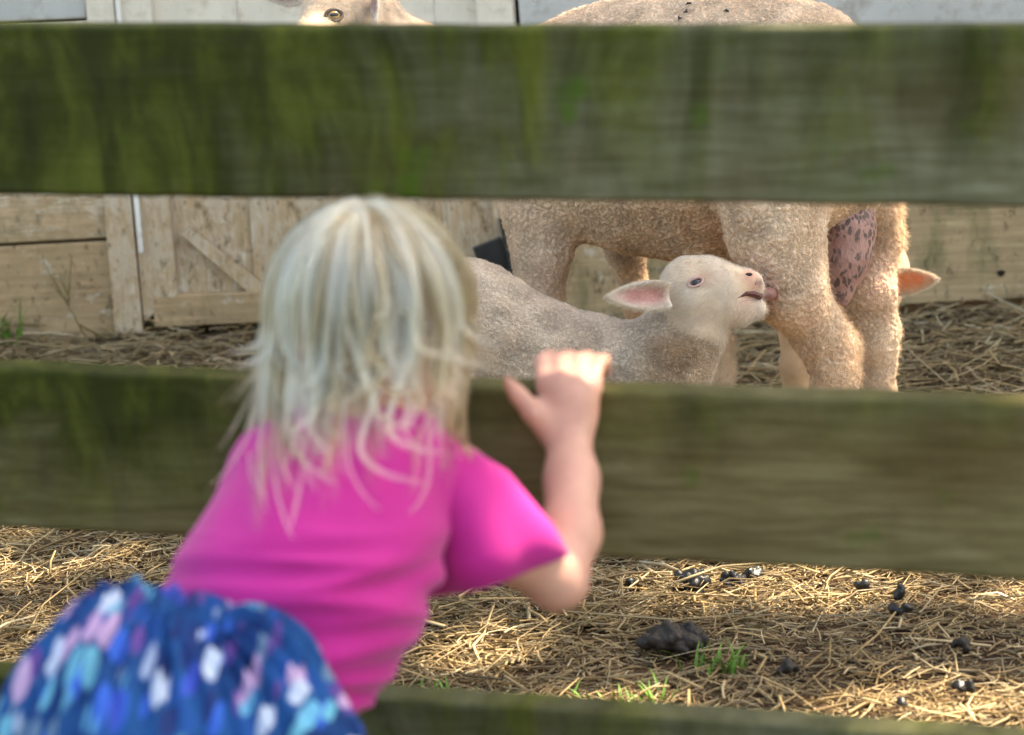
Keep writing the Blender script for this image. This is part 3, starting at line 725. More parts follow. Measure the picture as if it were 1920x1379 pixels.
eye(ewe, 626, 30, 0.0105, bt, iris=True, lid=(0.10, 0.07, 0.06), squash=0.72, tilt=0.1)
OUT_E = (0.68, 0.56, 0.45); IN_E = (0.45, 0.24, 0.19)
ear(ewe, P(566, -22, 3.44), P(496, -6, 3.46), (-0.2, -1, -.1), 0.045, (0.62, 0.55, 0.5), (0.28, 0.16, 0.12), ST_FACE, 0.4, 3000)
ear(ewe, P(700, -20, 3.38), P(703, 44, 3.33), (-0.9, -.5, 0), 0.036, (0.7, 0.64, 0.62), (0.35, 0.2, 0.17), ST_FACE, 0.5, 3000)
# udder
b = Body()
b.chain([(1598, 350, 3.27, 36), (1590, 430, 3.24, 44), (1584, 490, 3.23, 42)], 0.03).cone((1584, 490, 3.23, 40), (1580, 545, 3.22, 19), 0.02).cone((1580, 545, 3.22, 15), (1581, 568, 3.215, 10), 0.012)
b.cone((1520, 440, 3.32, 50), (1470, 520, 3.26, 30), 0.03)
V, Q = b.mesh(0.005, 1)
m = M('udder_skin', 0.5, 0.35); v = m.co()
sp = m.voro(m.map(m.mix(0.012, v, m.noise(v, 60, 3, out=1)), (1.3, 1.3, 0.7)), 120)
base = m.ramp(m.noise(v, 26, 4), [(0.3, (0.36, 0.19, 0.17)), (0.7, (0.54, 0.33, 0.29))])
spot = m.math('MULTIPLY', m.ramp(sp, [(0.40, 1.0), (0.52, 0.0)]), m.ramp(m.noise(v, 30, 2), [(0.40, 0.0), (0.50, 1.0)]))
m.col(m.mix(m.math('MULTIPLY', spot, 0.85), base, (0.10, 0.075, 0.075))); m.bump(m.noise(m.map(v, (1.6, 1.6, 0.6)), 90, 5, 0.65), 0.9, 0.005)
m.b.inputs['Subsurface Weight'].default_value = 0.15; m.b.inputs['Subsurface Radius'].default_value = (0.01, 0.004, 0.003)
MUD = m.m
ud = np_mesh('udder', V, Q, MUD, ewe, col=np.ones(3))
b = Body(); b.chain([(1462, 550, 3.11, 16), (1440, 552, 3.06, 10), (1414, 557, 3.045, 6)], 0.01); V, Q = b.mesh(0.003, 1); np_mesh('teat', V, Q, mat_flat('teat_skin', (0.26, 0.12, 0.105), 0.4, 0.4, 0.4, 90, 0.3), ewe)

# ---- first lamb
LB = Vector((P(1000, 900, 3.1).x, 3.1, 0))
lamb = empty('lamb', LB); tag(lamb, 'cream lamb stretching its neck up to suckle from the ewe, its pink ear spread', 'sheep')
b = Body()
b.chain([(835, 622, 3.12, 136), (872, 624, 3.12, 134), (1000, 684, 3.12, 121), (1110, 700, 3.11, 105), (1205, 704, 3.10, 93)], 0.02)
b.chain([(1205, 690, 3.09, 84), (1255, 655, 3.07, 74), (1288, 605, 3.06, 66)], 0.02)
b.cone((1250, 740, 3.09, 70), (1300, 620, 3.06, 52), 0.03); b.cone((1256, 725, 3.09, 48), (1298, 632, 3.06, 40), 0.02)
# head
b.cone((1300, 552, 3.05, 64), (1345, 550, 3.05, 50), 0.012)
b.cone((1292, 528, 3.06, 46), (1322, 524, 3.05, 42), 0.012)
b.cone((1335, 530, 3.05, 42), (1398, 532, 3.05, 27), 0.014)         # nose bridge
b.cone((1400, 527, 3.05, 25), (1412, 528, 3.05, 20), 0.004)
b.cone((1330, 570, 3.05, 47), (1385, 580, 3.05, 31), 0.012)         # jaw
b.cone((1385, 580, 3.05, 28), (1420, 578, 3.05, 19), 0.006)
b.cone((1392, 541, 3.05, 24), (1416, 540, 3.05, 19), 0.004)         # upper lip
b.cone((1382, 556, 3.015, 4), (1430, 559, 3.02, 5.5), 0.003, sub=True)
b.cone((1400, 557, 3.06, 5), (1436, 560, 3.06, 7), 0.003, sub=True)
b.cone((1400, 516, 3.028, 5.5), (1408, 512, 3.036, 4.5), 0.002, sub=True)
# legs
b.chain([(1230, 740, 3.10, 60), (1235, 800, 3.10, 34), (1250, 880, 3.10, 22), (1255, 975, 3.10, 17), (1252, 1000, 3.10, 17)], 0.02)
b.chain([(1290, 700, 3.17, 50), (1350, 640, 3.20, 24), (1354, 700, 3.20, 21), (1350, 760, 3.20, 20), (1344, 860, 3.20, 16), (1342, 960, 3.19, 15)], 0.015)
b.chain([(850, 700, 3.08, 85), (840, 790, 3.08, 44), (815, 860, 3.12, 25), (825, 940, 3.12, 19), (822, 990, 3.11, 19)], 0.025)
b.chain([(850, 690, 3.18, 85), (850, 780, 3.20, 42), (830, 850, 3.22, 25), (838, 930, 3.22, 19), (836, 960, 3.21, 19)], 0.025)
b.cone((725, 580, 3.12, 26), (705, 690, 3.12, 20), 0.02)
V, Q = b.mesh(0.0048, 1)
V1 = V
hd = np.array(P(1345, 548, 3.05)); ax = np.array(P(1425, 548, 3.05))-hd; ax /= np.linalg.norm(ax)
rel = V-hd; along = rel@ax; upv = np.array(UV); ups = rel@upv; near = np.linalg.norm(rel, axis=1)
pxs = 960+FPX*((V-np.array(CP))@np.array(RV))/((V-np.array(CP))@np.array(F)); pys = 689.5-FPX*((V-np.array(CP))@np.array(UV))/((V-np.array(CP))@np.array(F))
facem = sstep(1235, 1262, pxs+0.30*(560-pys))*sstep(20, -8, pys-602-(pxs-1250)*.33)*(V[:, 1] > 2.9)
facem *= sstep(0.19, 0.14, near)
legw = sstep(0.36, 0.33, V[:, 2])*sstep(1312, 1324, pxs)*(V[:, 1] > 3.14)
smoothm = np.clip(facem+legw, 0, 1)
Vd, h = wool_disp(V, Q, 0.0024, 0.0060, 1-smoothm*0.97)
t = np.ones((len(V), 3)); cre = np.clip(0.74+0.45*h, 0.62, 1.12)[:, None]; t = t*(1+(cre-1)*(1-smoothm[:, None]))  # crevice shade put into the tint, except on face and white leg
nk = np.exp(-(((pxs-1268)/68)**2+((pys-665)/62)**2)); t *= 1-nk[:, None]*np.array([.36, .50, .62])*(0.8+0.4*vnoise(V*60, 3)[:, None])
white = np.array([1.30, 1.38, 1.44]); cream = np.array([1.22, 1.14, 1.00])
fm = sstep(-0.5, 0.6, vnoise(V*28, 9)+(1380-pxs)/200*0.5)[:, None]
fc = white*(1-fm)+cream*fm
t = t*(1-smoothm[:, None])+fc*smoothm[:, None]
def spot(px, py, r): return np.exp(-(((pxs-px)**2+(pys-py)**2)/r**2))[:, None]*(facem[:, None] > .3)
pk = np.array([1.02, 0.60, 0.60])
for (px, py, r_, s_) in ((1405, 518, 17, .8), (1418, 540, 12, .8), (1400, 560, 12, .5), (1320, 520, 13, .5), (1395, 575, 22, .35), (1345, 512, 30, .15)):
    k_ = spot(px, py, r_)*s_; t = t*(1-k_)+k_*pk
k_ = spot(1425, 531, 9)*.85; t = t*(1-k_)+k_*np.array([.35, .25, .25])
LV, LQ = Vd, Q
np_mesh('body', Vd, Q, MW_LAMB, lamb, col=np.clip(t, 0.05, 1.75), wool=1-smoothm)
bt = bvh_of(V, Q)
fur('fleece', LV, LQ, 26000, 0.0028, 0.00014, ST_LAMB, lamb, curl=0.9, cell=0.006, weight=np.clip(1-smoothm-nk*.75, .001, 1))
fur('face_fur', LV, LQ, 50000, 0.0055, 0.00010, ST_FACE, lamb, flow=tuple(-ax*1.8+np.array((0, 0, -.5))), curl=0.25, weight=smoothm*np.clip(1.05-spot(1415, 530, 26)[:, 0]-spot(1400, 556, 14)[:, 0], 0, 1)+1e-6)
eye(lamb, 1304, 530, 0.0088, bt, lid=(0.55, 0.33, 0.30), squash=0.52, tilt=0.36, depth=0.62)
ear(lamb, P(1258, 553, 3.0), P(1140, 556, 2.97), (0.15, -1, 0.25), 0.037, (0.84, 0.72, 0.64), (0.66, 0.30, 0.27), ST_FACE, 0.42, 9000, fl=0.0065)
ear(lamb, P(1300, 500, 3.13), P(1275, 520, 3.22), (0.3, 0.4, 1), 0.04, (0.84, 0.72, 0.64), (0.66, 0.30, 0.27), ST_FACE, 0.3, 3000)
p, n = hit(bt, 1404, 515)
V, Q = uvsphere(P(1404, 515, p.y-0.0003), 0.0038, 8, (1.3, .6, .6)); np_mesh('nostril', V, Q, mat_flat('nostril_dark', (0.05, 0.015, 0.015), 0.4), lamb)
def laid_tube(name, pts, rpx, mat, parent, bvh, sink=0.0):
    b = Body(); q = []
    for (x_, y_) in pts:
        h_, n_ = hit(bvh, x_, y_)
        if h_ is not None: q.append(np.array(h_-n_*sink))
    for i_, (A_, B_) in enumerate(zip(q[:-1], q[1:])): b.wcone(A_, rpx[min(i_, len(rpx)-1)], B_, rpx[min(i_+1, len(rpx)-1)], 0.0006)
    V, Q = b.mesh(0.0007, 0); return np_mesh(name, V, Q, mat, parent)
MMOUTH = mat_flat('mouth_dark', (0.09, 0.018, 0.018), 0.35, 0.5, 0.3, 200)
laid_tube('mouth', [(1380, 560), (1390, 556), (1400, 551), (1412, 552), (1424, 556)], [.0006, .0015, .0030, .0044, .0050], MMOUTH, lamb, bt, 0.0006)
laid_tube('lip', [(1388, 565), (1400, 562), (1414, 563), (1426, 565)], [.0008, .0014, .0016, .0014], mat_flat('lip_pink', (0.66, 0.42, 0.40), 0.4, 0.4, 0.1, 100), lamb, bt, 0.0006)
laid_tube('nose_cleft', [(1419, 522), (1417, 532), (1411, 542)], [.0007, .0009, .0007], MMOUTH, lamb, bt, 0.0004)
for (px, Y, py) in ((1250, 3.09, 1040), (1342, 3.18, 990), (820, 3.10, 1030), (835, 3.20, 1000)):
    p = P(px, py, Y); hoof(lamb, p.x, Y, 0.3, 0.85)

# ---- second lamb, behind the ewe's hind legs
lamb2 = empty('lamb', (P(1620, 800, 3.62).x, 3.62, 0)); tag(lamb2, 'lamb half hidden behind the ewe, one ear tinted a backlit orange sticking out past her hind leg', 'sheep')
b = Body()
b.chain([(1664, 468, 3.66, 22), (1640, 505, 3.62, 60), (1600, 520, 3.60, 78), (1530, 520, 3.62, 74)], 0.03)
b.cone((1650, 545, 3.50, 42), (1600, 560, 3.44, 26), 0.015)
b.chain([(1500, 560, 3.60, 42), (1490, 620, 3.58, 28), (1492, 690, 3.56, 27), (1490, 760, 3.56, 22), (1490, 850, 3.56, 18), (1490, 870, 3.56, 17)], 0.015)
b.chain([(1530, 570, 3.68, 40), (1522, 650, 3.68, 22), (1520, 720, 3.68, 18), (1520, 850, 3.68, 17)], 0.015)
b.chain([(1650, 540, 3.62, 38), (1656, 650, 3.62, 20), (1663, 740, 3.62, 18), (1664, 850, 3.62, 17)], 0.015)
b.chain([(1620, 560, 3.72, 40), (1630, 650, 3.72, 22), (1630, 740, 3.72, 18), (1630, 835, 3.72, 17)], 0.015)
V, Q = b.mesh(0.0055, 1); smoothm = sstep(0.36, 0.32, V[:, 2])
Vd, h = wool_disp(V, Q, 0.0034, 0.0072, 1-smoothm*.95); cre = np.clip(0.74+0.45*h, 0.62, 1.12)[:, None]  # cre: shade of the wool crevices, painted through the tint
t = (1+(cre-1)*(1-smoothm[:, None]))*(1-smoothm[:, None])+smoothm[:, None]*np.array([1.05, .92, .76])
np_mesh('body', Vd, Q, MW_LAMB, lamb2, col=t, wool=1-smoothm)
fur('fleece', Vd, Q, 14000, 0.0028, 0.00014, ST_LAMB, lamb2, curl=0.8, cell=0.006)
ear(lamb2, P(1655, 532, 3.48), P(1757, 522, 3.44), (-0.1, -1, -0.1), 0.042, (0.88, 0.62, 0.45), (0.85, 0.33, 0.18), ST_FACE, 0.35, 9000, fl=0.0065)  # orange glow of backlight put into the ear colours
for (px, Y, py) in ((1490, 3.56, 880), (1520, 3.68, 860), (1672, 3.62, 860), (1630, 3.72, 850)):
    p = P(px, py, Y); hoof(lamb2, p.x, Y, 3.0, 0.85)

# ------------------------------------------------------------------ child
CH = Vector((P(450, 1900, 1.56).x, 1.56, 0))
kid = empty('person', CH); tag(kid, 'small blond child in pink shirt and blue patterned bottoms gripping the fence, seen from behind', 'person')
m = M('skin', 0.45, 0.4); v = m.co()
m.col(m.mix(1.0, m.ramp(m.noise(v, 30, 4), [(0.3, (0.52, 0.27, 0.215)), (0.7, (0.64, 0.35, 0.28))]), m.attr('tint'), 'MULTIPLY'))
m.b.inputs['Subsurface Weight'].default_value = 0.35; m.b.inputs['Subsurface Radius'].default_value = (0.018, 0.005, 0.003); m.b.inputs['Subsurface Scale'].default_value = 0.6
MSK = m.m
HC = np.array(P(694, 585, 1.765))
b = Body()
b.ell(HC, (0.066, 0.078, 0.072), k=0.02)
b.ell(HC+np.array((0.012, 0.03, -0.035)), (0.052, 0.052, 0.048), k=0.02)      # cheeks and jaw
b.ell(HC+np.array((0.052, 0.012, -0.032)), (0.020, 0.030, 0.024), k=0.015)
b.ell(HC+np.array((0.014, 0.083, -0.022)), (0.009, 0.011, 0.010), k=0.012)    # nose
b.ell(HC+np.array((0.013, 0.074, -0.060)), (0.022, 0.014, 0.014), k=0.015)    # chin
for s_ in (-1, 1):
    b.ell(HC+np.array((s_*0.066, 0.004, -0.014)), (0.007, 0.014, 0.019), k=0.006)
    b.ell(HC+np.array((0.012+s_*0.024, 0.080, 0.0)), (0.011, 0.007, 0.008), k=0.008, sub=True)
b.cone((700, 640, 1.75, 92), (690, 800, 1.70, 88), 0.03)                       # neck
b.chain([(670, 900, 1.70, 160), (620, 1030, 1.675, 172), (545, 1140, 1.655, 155), (480, 1250, 1.625, 145), (400, 1340, 1.58, 160)], 0.03)
b.cone((560, 880, 1.70, 90), (850, 905, 1.71, 72), 0.03)                       # shoulders
b.chain([(860, 915, 1.71, 66), (960, 1030, 1.70, 60), (1046, 1088, 1.715, 54), (1070, 1000, 1.755, 54), (1072, 900, 1.80, 49), (1066, 815, 1.835, 42)], 0.012)
b.chain([(540, 880, 1.72, 70), (470, 980, 1.76, 56), (520, 860, 1.84, 50), (540, 770, 1.85, 42)], 0.012)   # far arm, hand on the board too
# legs
for sx, px in ((-1, 250), (1, 500)):
    p0 = P(px, 1430, 1.56); kn = Vector((p0.x+sx*.01, 1.64, 0.215)); an = Vector((p0.x+sx*.012, 1.55, 0.045))
    b.wcone(p0, .068, kn, .045, .03); b.wcone(kn, .043, an, .026, .015); b.wcone(an-Vector((0, .012, .012)), .024, an+Vector((0, .075, -.024)), .019, .012)
# hand on the middle board
def fingers(b, cx, base_y, Yh, sgn=1, sc_=1.0):
    top = fpt(cx, base_y)
    b.cone((cx+2, 805, Yh+.002, 44), (cx+2, 752, Yh+.008, 48), 0.008)
    b.cone((cx-28, 775, Yh+.004, 34), (cx-24, 728, Yh+.008, 22), 0.008); b.cone((cx+24, 780, Yh+.004, 32), (cx+34, 730, Yh+.008, 22), 0.008)
    return top
fingers(b, 1066, 700, 1.835)
def fing(b, px0, py0, Y0, px1, py1, ln, r):
    """knuckle in front of the board, over its top edge, curling down the far side"""
    k = np.array(P(px0, py0, Y0)); top = fpt(px1, 708 + (px1-960)*0.0365); a = np.array(top+FT*0.010)+np.array((0, 0, r*1.02+.004)); c2 = np.array(top+FT*0.040)+np.array((0, 0, r*0.9+.002)); d2 = c2+np.array(FT)*r*1.25+np.array((0, 0, -ln))
    w0 = np.array(P(px0*0.7+1066*0.3, py0+42, Y0+.002)); b.wcone(w0, r*1.1, k, r*1.12, .004); b.wcone(k, r*1.08, a, r*1.05, .0025); b.wcone(a, r*1.02, c2, r, .0025); b.wcone(c2, r, d2, r*.82, .002)
fing(b, 1022, 722, 1.845, 1012, 690, .018, .0070); fing(b, 1053, 714, 1.845, 1048, 690, .024, .0074); fing(b, 1085, 717, 1.845, 1084, 690, .022, .0071); fing(b, 1113, 728, 1.843, 1117, 694, .014, .0062)
b.chain([(1032, 812, 1.832, 26), (1000, 775, 1.828, 21), (972, 742, 1.832, 17), (951, 716, 1.836, 13)], 0.006)
V, Q = b.mesh(0.0040, 0)
V = smooth_np(V, Q, .4)
t = np.ones((len(V), 3))
np_mesh('body', V, Q, MSK, kid, col=t)
# shirt
m = M('pink_jersey', 0.75, 0.15); v = m.co()
m.col(m.ramp(m.noise(v, 8, 3), [(0.3, (0.39, 0.012, 0.185)), (0.7, (0.47, 0.022, 0.24))])); m.bump(m.noise(v, 700, 2), 0.2, 0.001)
m.b.inputs['Sheen Weight'].default_value = 0.3; m.b.inputs['Sheen Tint'].default_value = (1, .6, .85, 1)
MSH = m.m
b = Body()
b.chain([(690, 850, 1.70, 110), (668, 900, 1.70, 172), (618, 1010, 1.67, 188), (550, 1108, 1.645, 203), (508, 1190, 1.63, 186), (480, 1280, 1.62, 168)], 0.03)
b.cone((530, 890, 1.70, 92), (850, 905, 1.71, 72), 0.03)
b.cone((500, 930, 1.73, 66), (470, 1010, 1.76, 70), 0.02)
b.cone((606, 1142, 1.66, 122), (540, 1262, 1.62, 104), 0.025)
V, Q = b.mesh(0.0065, 1)
N = vnormals(V, Q)
F3 = np.array(F); cpv = V-np.array(CP); dp = cpv@F3; pxs = 960+FPX*(cpv@np.array(RV))/dp; pys = 689.5-FPX*(cpv@np.array(UV))/dp
# cloth folds: crosswise over the back, running down from the shoulder
ax2 = (pxs-600)*0.20+(pys-1000)
q = np.stack([pxs/340, ax2/44+0.9*np.sin(pxs/150), V[:, 1]*4], 1)
fold = (1-np.abs(vnoise(q, 51))*2)*sstep(960, 1060, pys)*(0.35+0.65*sstep(480, 640, pxs))
q2 = np.stack([pxs/90+pys/260, pys/300, V[:, 1]*3], 1); fold2 = vnoise(q2, 52)*(1-sstep(980, 1080, pys))
V = V+N*(fold*0.0085+fold2*0.005)[:, None]
V = smooth_np(smooth_np(V, Q, .5), Q, .5)
shirt = np_mesh('shirt', V, Q, MSH, kid); SHB = bvh_of(V, Q)
def tube(cs, nrm_axes, nseg=40, thick=0.0016, wave=0.0, nw=5, ph=0.0):
    """open flared tube through rings cs=(centre, axis, radius_u, radius_v)"""
    V = []; K = len(cs)
    for side in (0, 1):
        for i, (c, u, v_, ru, rv) in enumerate(cs):
            for j in range(nseg):
                a = 2*math.pi*j/nseg; wv = 1+wave*(i/(K-1))*math.sin(nw*a+ph)
                V.append(tuple(np.array(c)+np.array(u)*math.cos(a)*(ru*wv-side*thick)+np.array(v_)*math.sin(a)*(rv*wv-side*thick)))
    Fc = []; o2 = K*nseg
    for i in range(K-1):
        for j in range(nseg):
            j2 = (j+1) % nseg; Fc.append((i*nseg+j, i*nseg+j2, (i+1)*nseg+j2, (i+1)*nseg+j)); Fc.append((o2+i*nseg+j, o2+(i+1)*nseg+j, o2+(i+1)*nseg+j2, o2+i*nseg+j2))
    for j in range(nseg):
        j2 = (j+1) % nseg; e = (K-1)*nseg; Fc.append((e+j, e+j2, o2+e+j2, o2+e+j))
    return np.array(V), Fc
def sleeve(pts, name='sleeve', wave=.06):
    rings = []
    P0 = [np.array(P(a, b_, c)) for (a, b_, c, r, r2) in pts]
    for i, (a, b_, c, r, r2) in enumerate(pts):
        d = P0[min(i+1, len(pts)-1)]-P0[max(i-1, 0)]; d /= np.linalg.norm(d)
        u = np.cross(d, np.array(F)); u /= np.linalg.norm(u); v_ = np.cross(d, u)
        s = c/FPX; rings.append((P0[i], u, v_, r*s, r2*s))
    V, Fc = tube(rings, None, wave=wave, nw=4, ph=1.2)
    return np_mesh(name, V, Fc, MSH, shirt)
sleeve([(800, 890, 1.705, 50, 50), (835, 905, 1.705, 82, 76), (866, 940, 1.70, 102, 86), (888, 985, 1.70, 114, 90), (908, 1030, 1.695, 128, 92), (924, 1082, 1.692, 140, 92)], wave=.15)
sleeve([(520, 900, 1.71, 40, 40), (490, 930, 1.72, 66, 66), (468, 980, 1.745, 76, 72), (452, 1020, 1.76, 84, 76)])
# patterned bottoms
m = M('leaf_print_cloth', 0.75, 0.15); v = m.attr('cloth_uv', 'Vector')
def leaves(scale, off, lo, hi, stretch=0.42):
    vv = m.map(v, (1, stretch, 1), loc=off); nz = m.n('ShaderNodeVectorMath', operation='ADD'); m.put(nz.inputs[0], vv)
    ns = m.n('ShaderNodeVectorMath', operation='SCALE'); m.put(ns.inputs[0], m.noise(vv, scale*.8, 2, out=1)); ns.inputs['Scale'].default_value = 0.6/scale
    m.put(nz.inputs[1], ns.outputs[0])
    x = m.n('ShaderNodeTexVoronoi', feature='F1'); m.put(x.inputs['Vector'], nz.outputs[0]); x.inputs['Scale'].default_value = scale; x.inputs['Randomness'].default_value = 1.0
    f = m.ramp(x.outputs['Distance'], [(lo, 1.0), (hi, 0.0)]); r = m.xyz(x.outputs['Color'])[0]; return f, r
base = m.ramp(m.noise(v, 18, 3), [(0.35, (0.003, 0.022, 0.11)), (0.55, (0.004, 0.065, 0.23)), (0.75, (0.01, 0.06, 0.36))])
f0, r0 = leaves(84, (3, 1, 0), 0.34, 0.42, .5)
base = m.mix(f0, base, m.ramp(r0, [(0, (0.10, 0.05, 0.24)), (.33, (0.02, 0.10, 0.50)), (.6, (0.10, 0.18, 0.30)), (.8, (0.01, 0.03, 0.14))], 'CONSTANT'))
f1, r1 = leaves(74, (0, 0, 0), 0.34, 0.43, 0.5)
c = m.mix(f1, base, m.ramp(r1, [(0, (0.10, 0.36, 0.52)), (.30, (0.44, 0.30, 0.52)), (.48, (0.10, 0.36, 0.58)), (.62, (0.42, 0.50, 0.68)), (.8, (0.03, 0.07, 0.42))], 'CONSTANT'))
m.col(c); MPT = m.m
b = Body()
b.cone((285, 1322, 1.535, 208), (434, 1298, 1.545, 158), 0.03)
b.cone((245, 1430, 1.515, 225), (462, 1430, 1.53, 172), 0.04)
b.cone((205, 1510, 1.53, 225), (215, 1640, 1.56, 170), 0.05); b.cone((500, 1520, 1.55, 200), (510, 1640, 1.57, 160), 0.05)
b.cone((150, 1330, 1.545, 95), (250, 1300, 1.545, 160), 0.03)
V, Q = b.mesh(0.0065, 1); N = vnormals(V, Q)
cpv = V-np.array(CP); dp = cpv@F3; pxs = 960+FPX*(cpv@np.array(RV))/dp; pys = 689.5-FPX*(cpv@np.array(UV))/dp
cc = np.array(P(330, 1400, 1.55)); ang = np.arctan2(V[:, 0]-cc[0], -(V[:, 1]-cc[1]))
gath = np.sin(ang*34+2*vnoise(V*12, 60))*0.5+vnoise(np.stack([ang*9, V[:, 2]*6, V[:, 2]*0], 1), 61)
topm = sstep(cc[2]+.045, cc[2]+.075, V[:, 2]); V = V+N*(gath*0.0065*(1+.8*topm))[:, None]
bt_o = np_mesh('bottoms', V, Q, MPT, kid)
a_ = bt_o.data.attributes.new('cloth_uv', 'FLOAT_VECTOR', 'POINT')
vv_ = 0.085*np.arctan2(V[:, 2]-(cc[2]-0.01), -(V[:, 1]-1.565)); uvv = np.stack([V[:, 0]-0.30*vv_, vv_, 0*vv_], 1); a_.data.foreach_set('vector', uvv.astype(np.float32).ravel())
# hair
m = bpy.data.materials.new('blond_hair'); m.use_nodes = True; nt = m.node_tree; nt.nodes.clear()
out = nt.nodes.new('ShaderNodeOutputMaterial'); hb = nt.nodes.new('ShaderNodeBsdfHairPrincipled'); hb.parametrization = 'COLOR'
hi_ = nt.nodes.new('ShaderNodeHairInfo'); rp = nt.nodes.new('ShaderNodeValToRGB'); at = nt.nodes.new('ShaderNodeAttribute'); at.attribute_name = 'lock'
nt.links.new(at.outputs['Fac'], rp.inputs[0])
e = rp.color_ramp.elements; e[0].position = 0; e[0].color = (0.15, 0.095, 0.045, 1); e[1].position = 1; e[1].color = (0.97, 0.86, 0.55, 1)
x_ = rp.color_ramp.elements.new(.5); x_.color = (0.56, 0.43, 0.235, 1)
nt.links.new(rp.outputs[0], hb.inputs['Color']); hb.inputs['Roughness'].default_value = 0.35
nt.links.new(hb.outputs[0], out.inputs[0]); MHAIR = m
r2 = np.random.default_rng(12)
def hair():
    K = 26; allp = []; rad = []; lock = []
    crown = HC+np.array((-0.006, -0.010, 0.074))
    def bundle(phi, lat0, length, spread, n, wav, ofs, lk, flare, seed, curl_end=0.0):
        rr = np.random.default_rng(seed)
        # guide: over the skull (ellipsoid) then hanging
        t = np.linspace(0, 1, K); pts = []
        rx, ry, rz = 0.072+ofs, 0.084+ofs, 0.077+ofs
        arc = 0.115
        for ti in t:
            s = ti*length; lat = lat0+s/0.078
            if lat < math.pi*0.5:
                p = HC+np.array((math.sin(lat)*math.sin(phi)*rx, -math.sin(lat)*math.cos(phi)*ry, math.cos(lat)*rz))
            else:
                dn = (lat-math.pi*0.5)*0.078
                p = HC+np.array((math.sin(phi)*(rx+flare*dn*0.30-0.10*dn*(1-abs(flare))), -math.cos(phi)*ry-(0.42*dn+0.4*dn*dn)*(0.35+0.65*max(0, math.cos(phi))), -dn))
            pts.append(p)
        pts = np.array(pts); hang = np.clip((t*length-0.05)/0.12, 0, 1)
        for gi in range(K):
            if pts[gi][2] < HC[2]-0.02:
                h_ = SHB.ray_cast(Vector((pts[gi][0], 1.2, pts[gi][2])), Vector((0, 1, 0)))
                if h_[0] is not None and h_[0].y-0.007 < pts[gi][1]: pts[gi][1] = h_[0].y-0.007
        for _k in range(3): pts[1:-1, 1] = (pts[:-2, 1]+pts[1:-1, 1]+pts[2:, 1])/3
        a1, a2 = rr.uniform(0, 6.28, 2); fr = rr.uniform(22, 36)
        tang = np.array((math.cos(phi), math.sin(phi), 0))
        wv = np.sin(t*length*fr*1.4+a1)*wav*(0.15+hang*1.0)
        pts = pts+tang[None]*wv[:, None]+np.array((0, -1, 0))[None]*(np.sin(t*length*fr+a2)*wav*0.5*hang)[:, None]
        if curl_end:
            ce = np.clip((t-0.72)/0.28, 0, 1)**1.6; pts = pts+np.array((curl_end*0.03, 0, 0.022))[None]*ce[:, None]
        for _ in range(n):
            o = rr.normal(0, 1, 3)*spread; f = (0.95-0.55*t+0.75*np.clip(t-.75, 0, 1)*2)[:, None]
            jit = np.sin(t*length*rr.uniform(30, 60)+rr.uniform(0, 6))*0.0009
            q = pts+o[None]*f+tang[None]*jit[:, None]*hang[:, None]
            cut = rr.uniform(0.82, 1.0); tt = np.linspace(0, cut, K)
            q = np.stack([np.interp(tt, t, q[:, i]) for i in range(3)], 1)
            allp.append(q); rad.append(rr.uniform(0.00016, 0.00026)); lock.append(np.clip(lk+rr.normal(0, .08), 0, 1))
    # undercoat covering the skull
    sd_ = 100
    for i in range(150):
        phi = r2.uniform(-math.pi, math.pi); 
        if abs(phi) > 2.0 and r2.random() < .75: continue
        bundle(phi, r2.uniform(0.05, 1.2), r2.uniform(0.105, 0.150), 0.0052, 30, 0.0035, -0.002, r2.uniform(0.0, .35), r2.uniform(-.3, .2)-.25*math.sin(phi), sd_+i)
    for i in range(115):
        phi = r2.uniform(-1.75, 1.65)
        bundle(phi, r2.uniform(0.02, 0.9), r2.uniform(0.118, 0.168), 0.0020, 46, r2.uniform(.008, .019), r2.uniform(.001, .007), r2.choice([.0, .35, .8, 1.0]), r2.uniform(-.5, .35)-.5*math.sin(phi), 500+i, r2.choice([0, -1, 1, 1])*r2.uniform(.3, 1.2))
    for i in range(26):                  # loose wisps
        phi = r2.uniform(-1.7, 1.6)
        bundle(phi, r2.uniform(0.1, 1.0), r2.uniform(0.13, 0.20), 0.0012, 14, r2.uniform(.005, .012), r2.uniform(.004, .010), r2.uniform(.6, 1.0), r2.uniform(-.3, .5)-.6*math.sin(phi), 900+i, r2.uniform(-1, 1.3))
    o = curves('hair', np.array(allp), np.array(rad), MHAIR, kid, taper=0.4)
    a = o.data.attributes.new('lock', 'FLOAT', 'CURVE'); a.data.foreach_set('value', np.array(lock, dtype=np.float32))
hair()

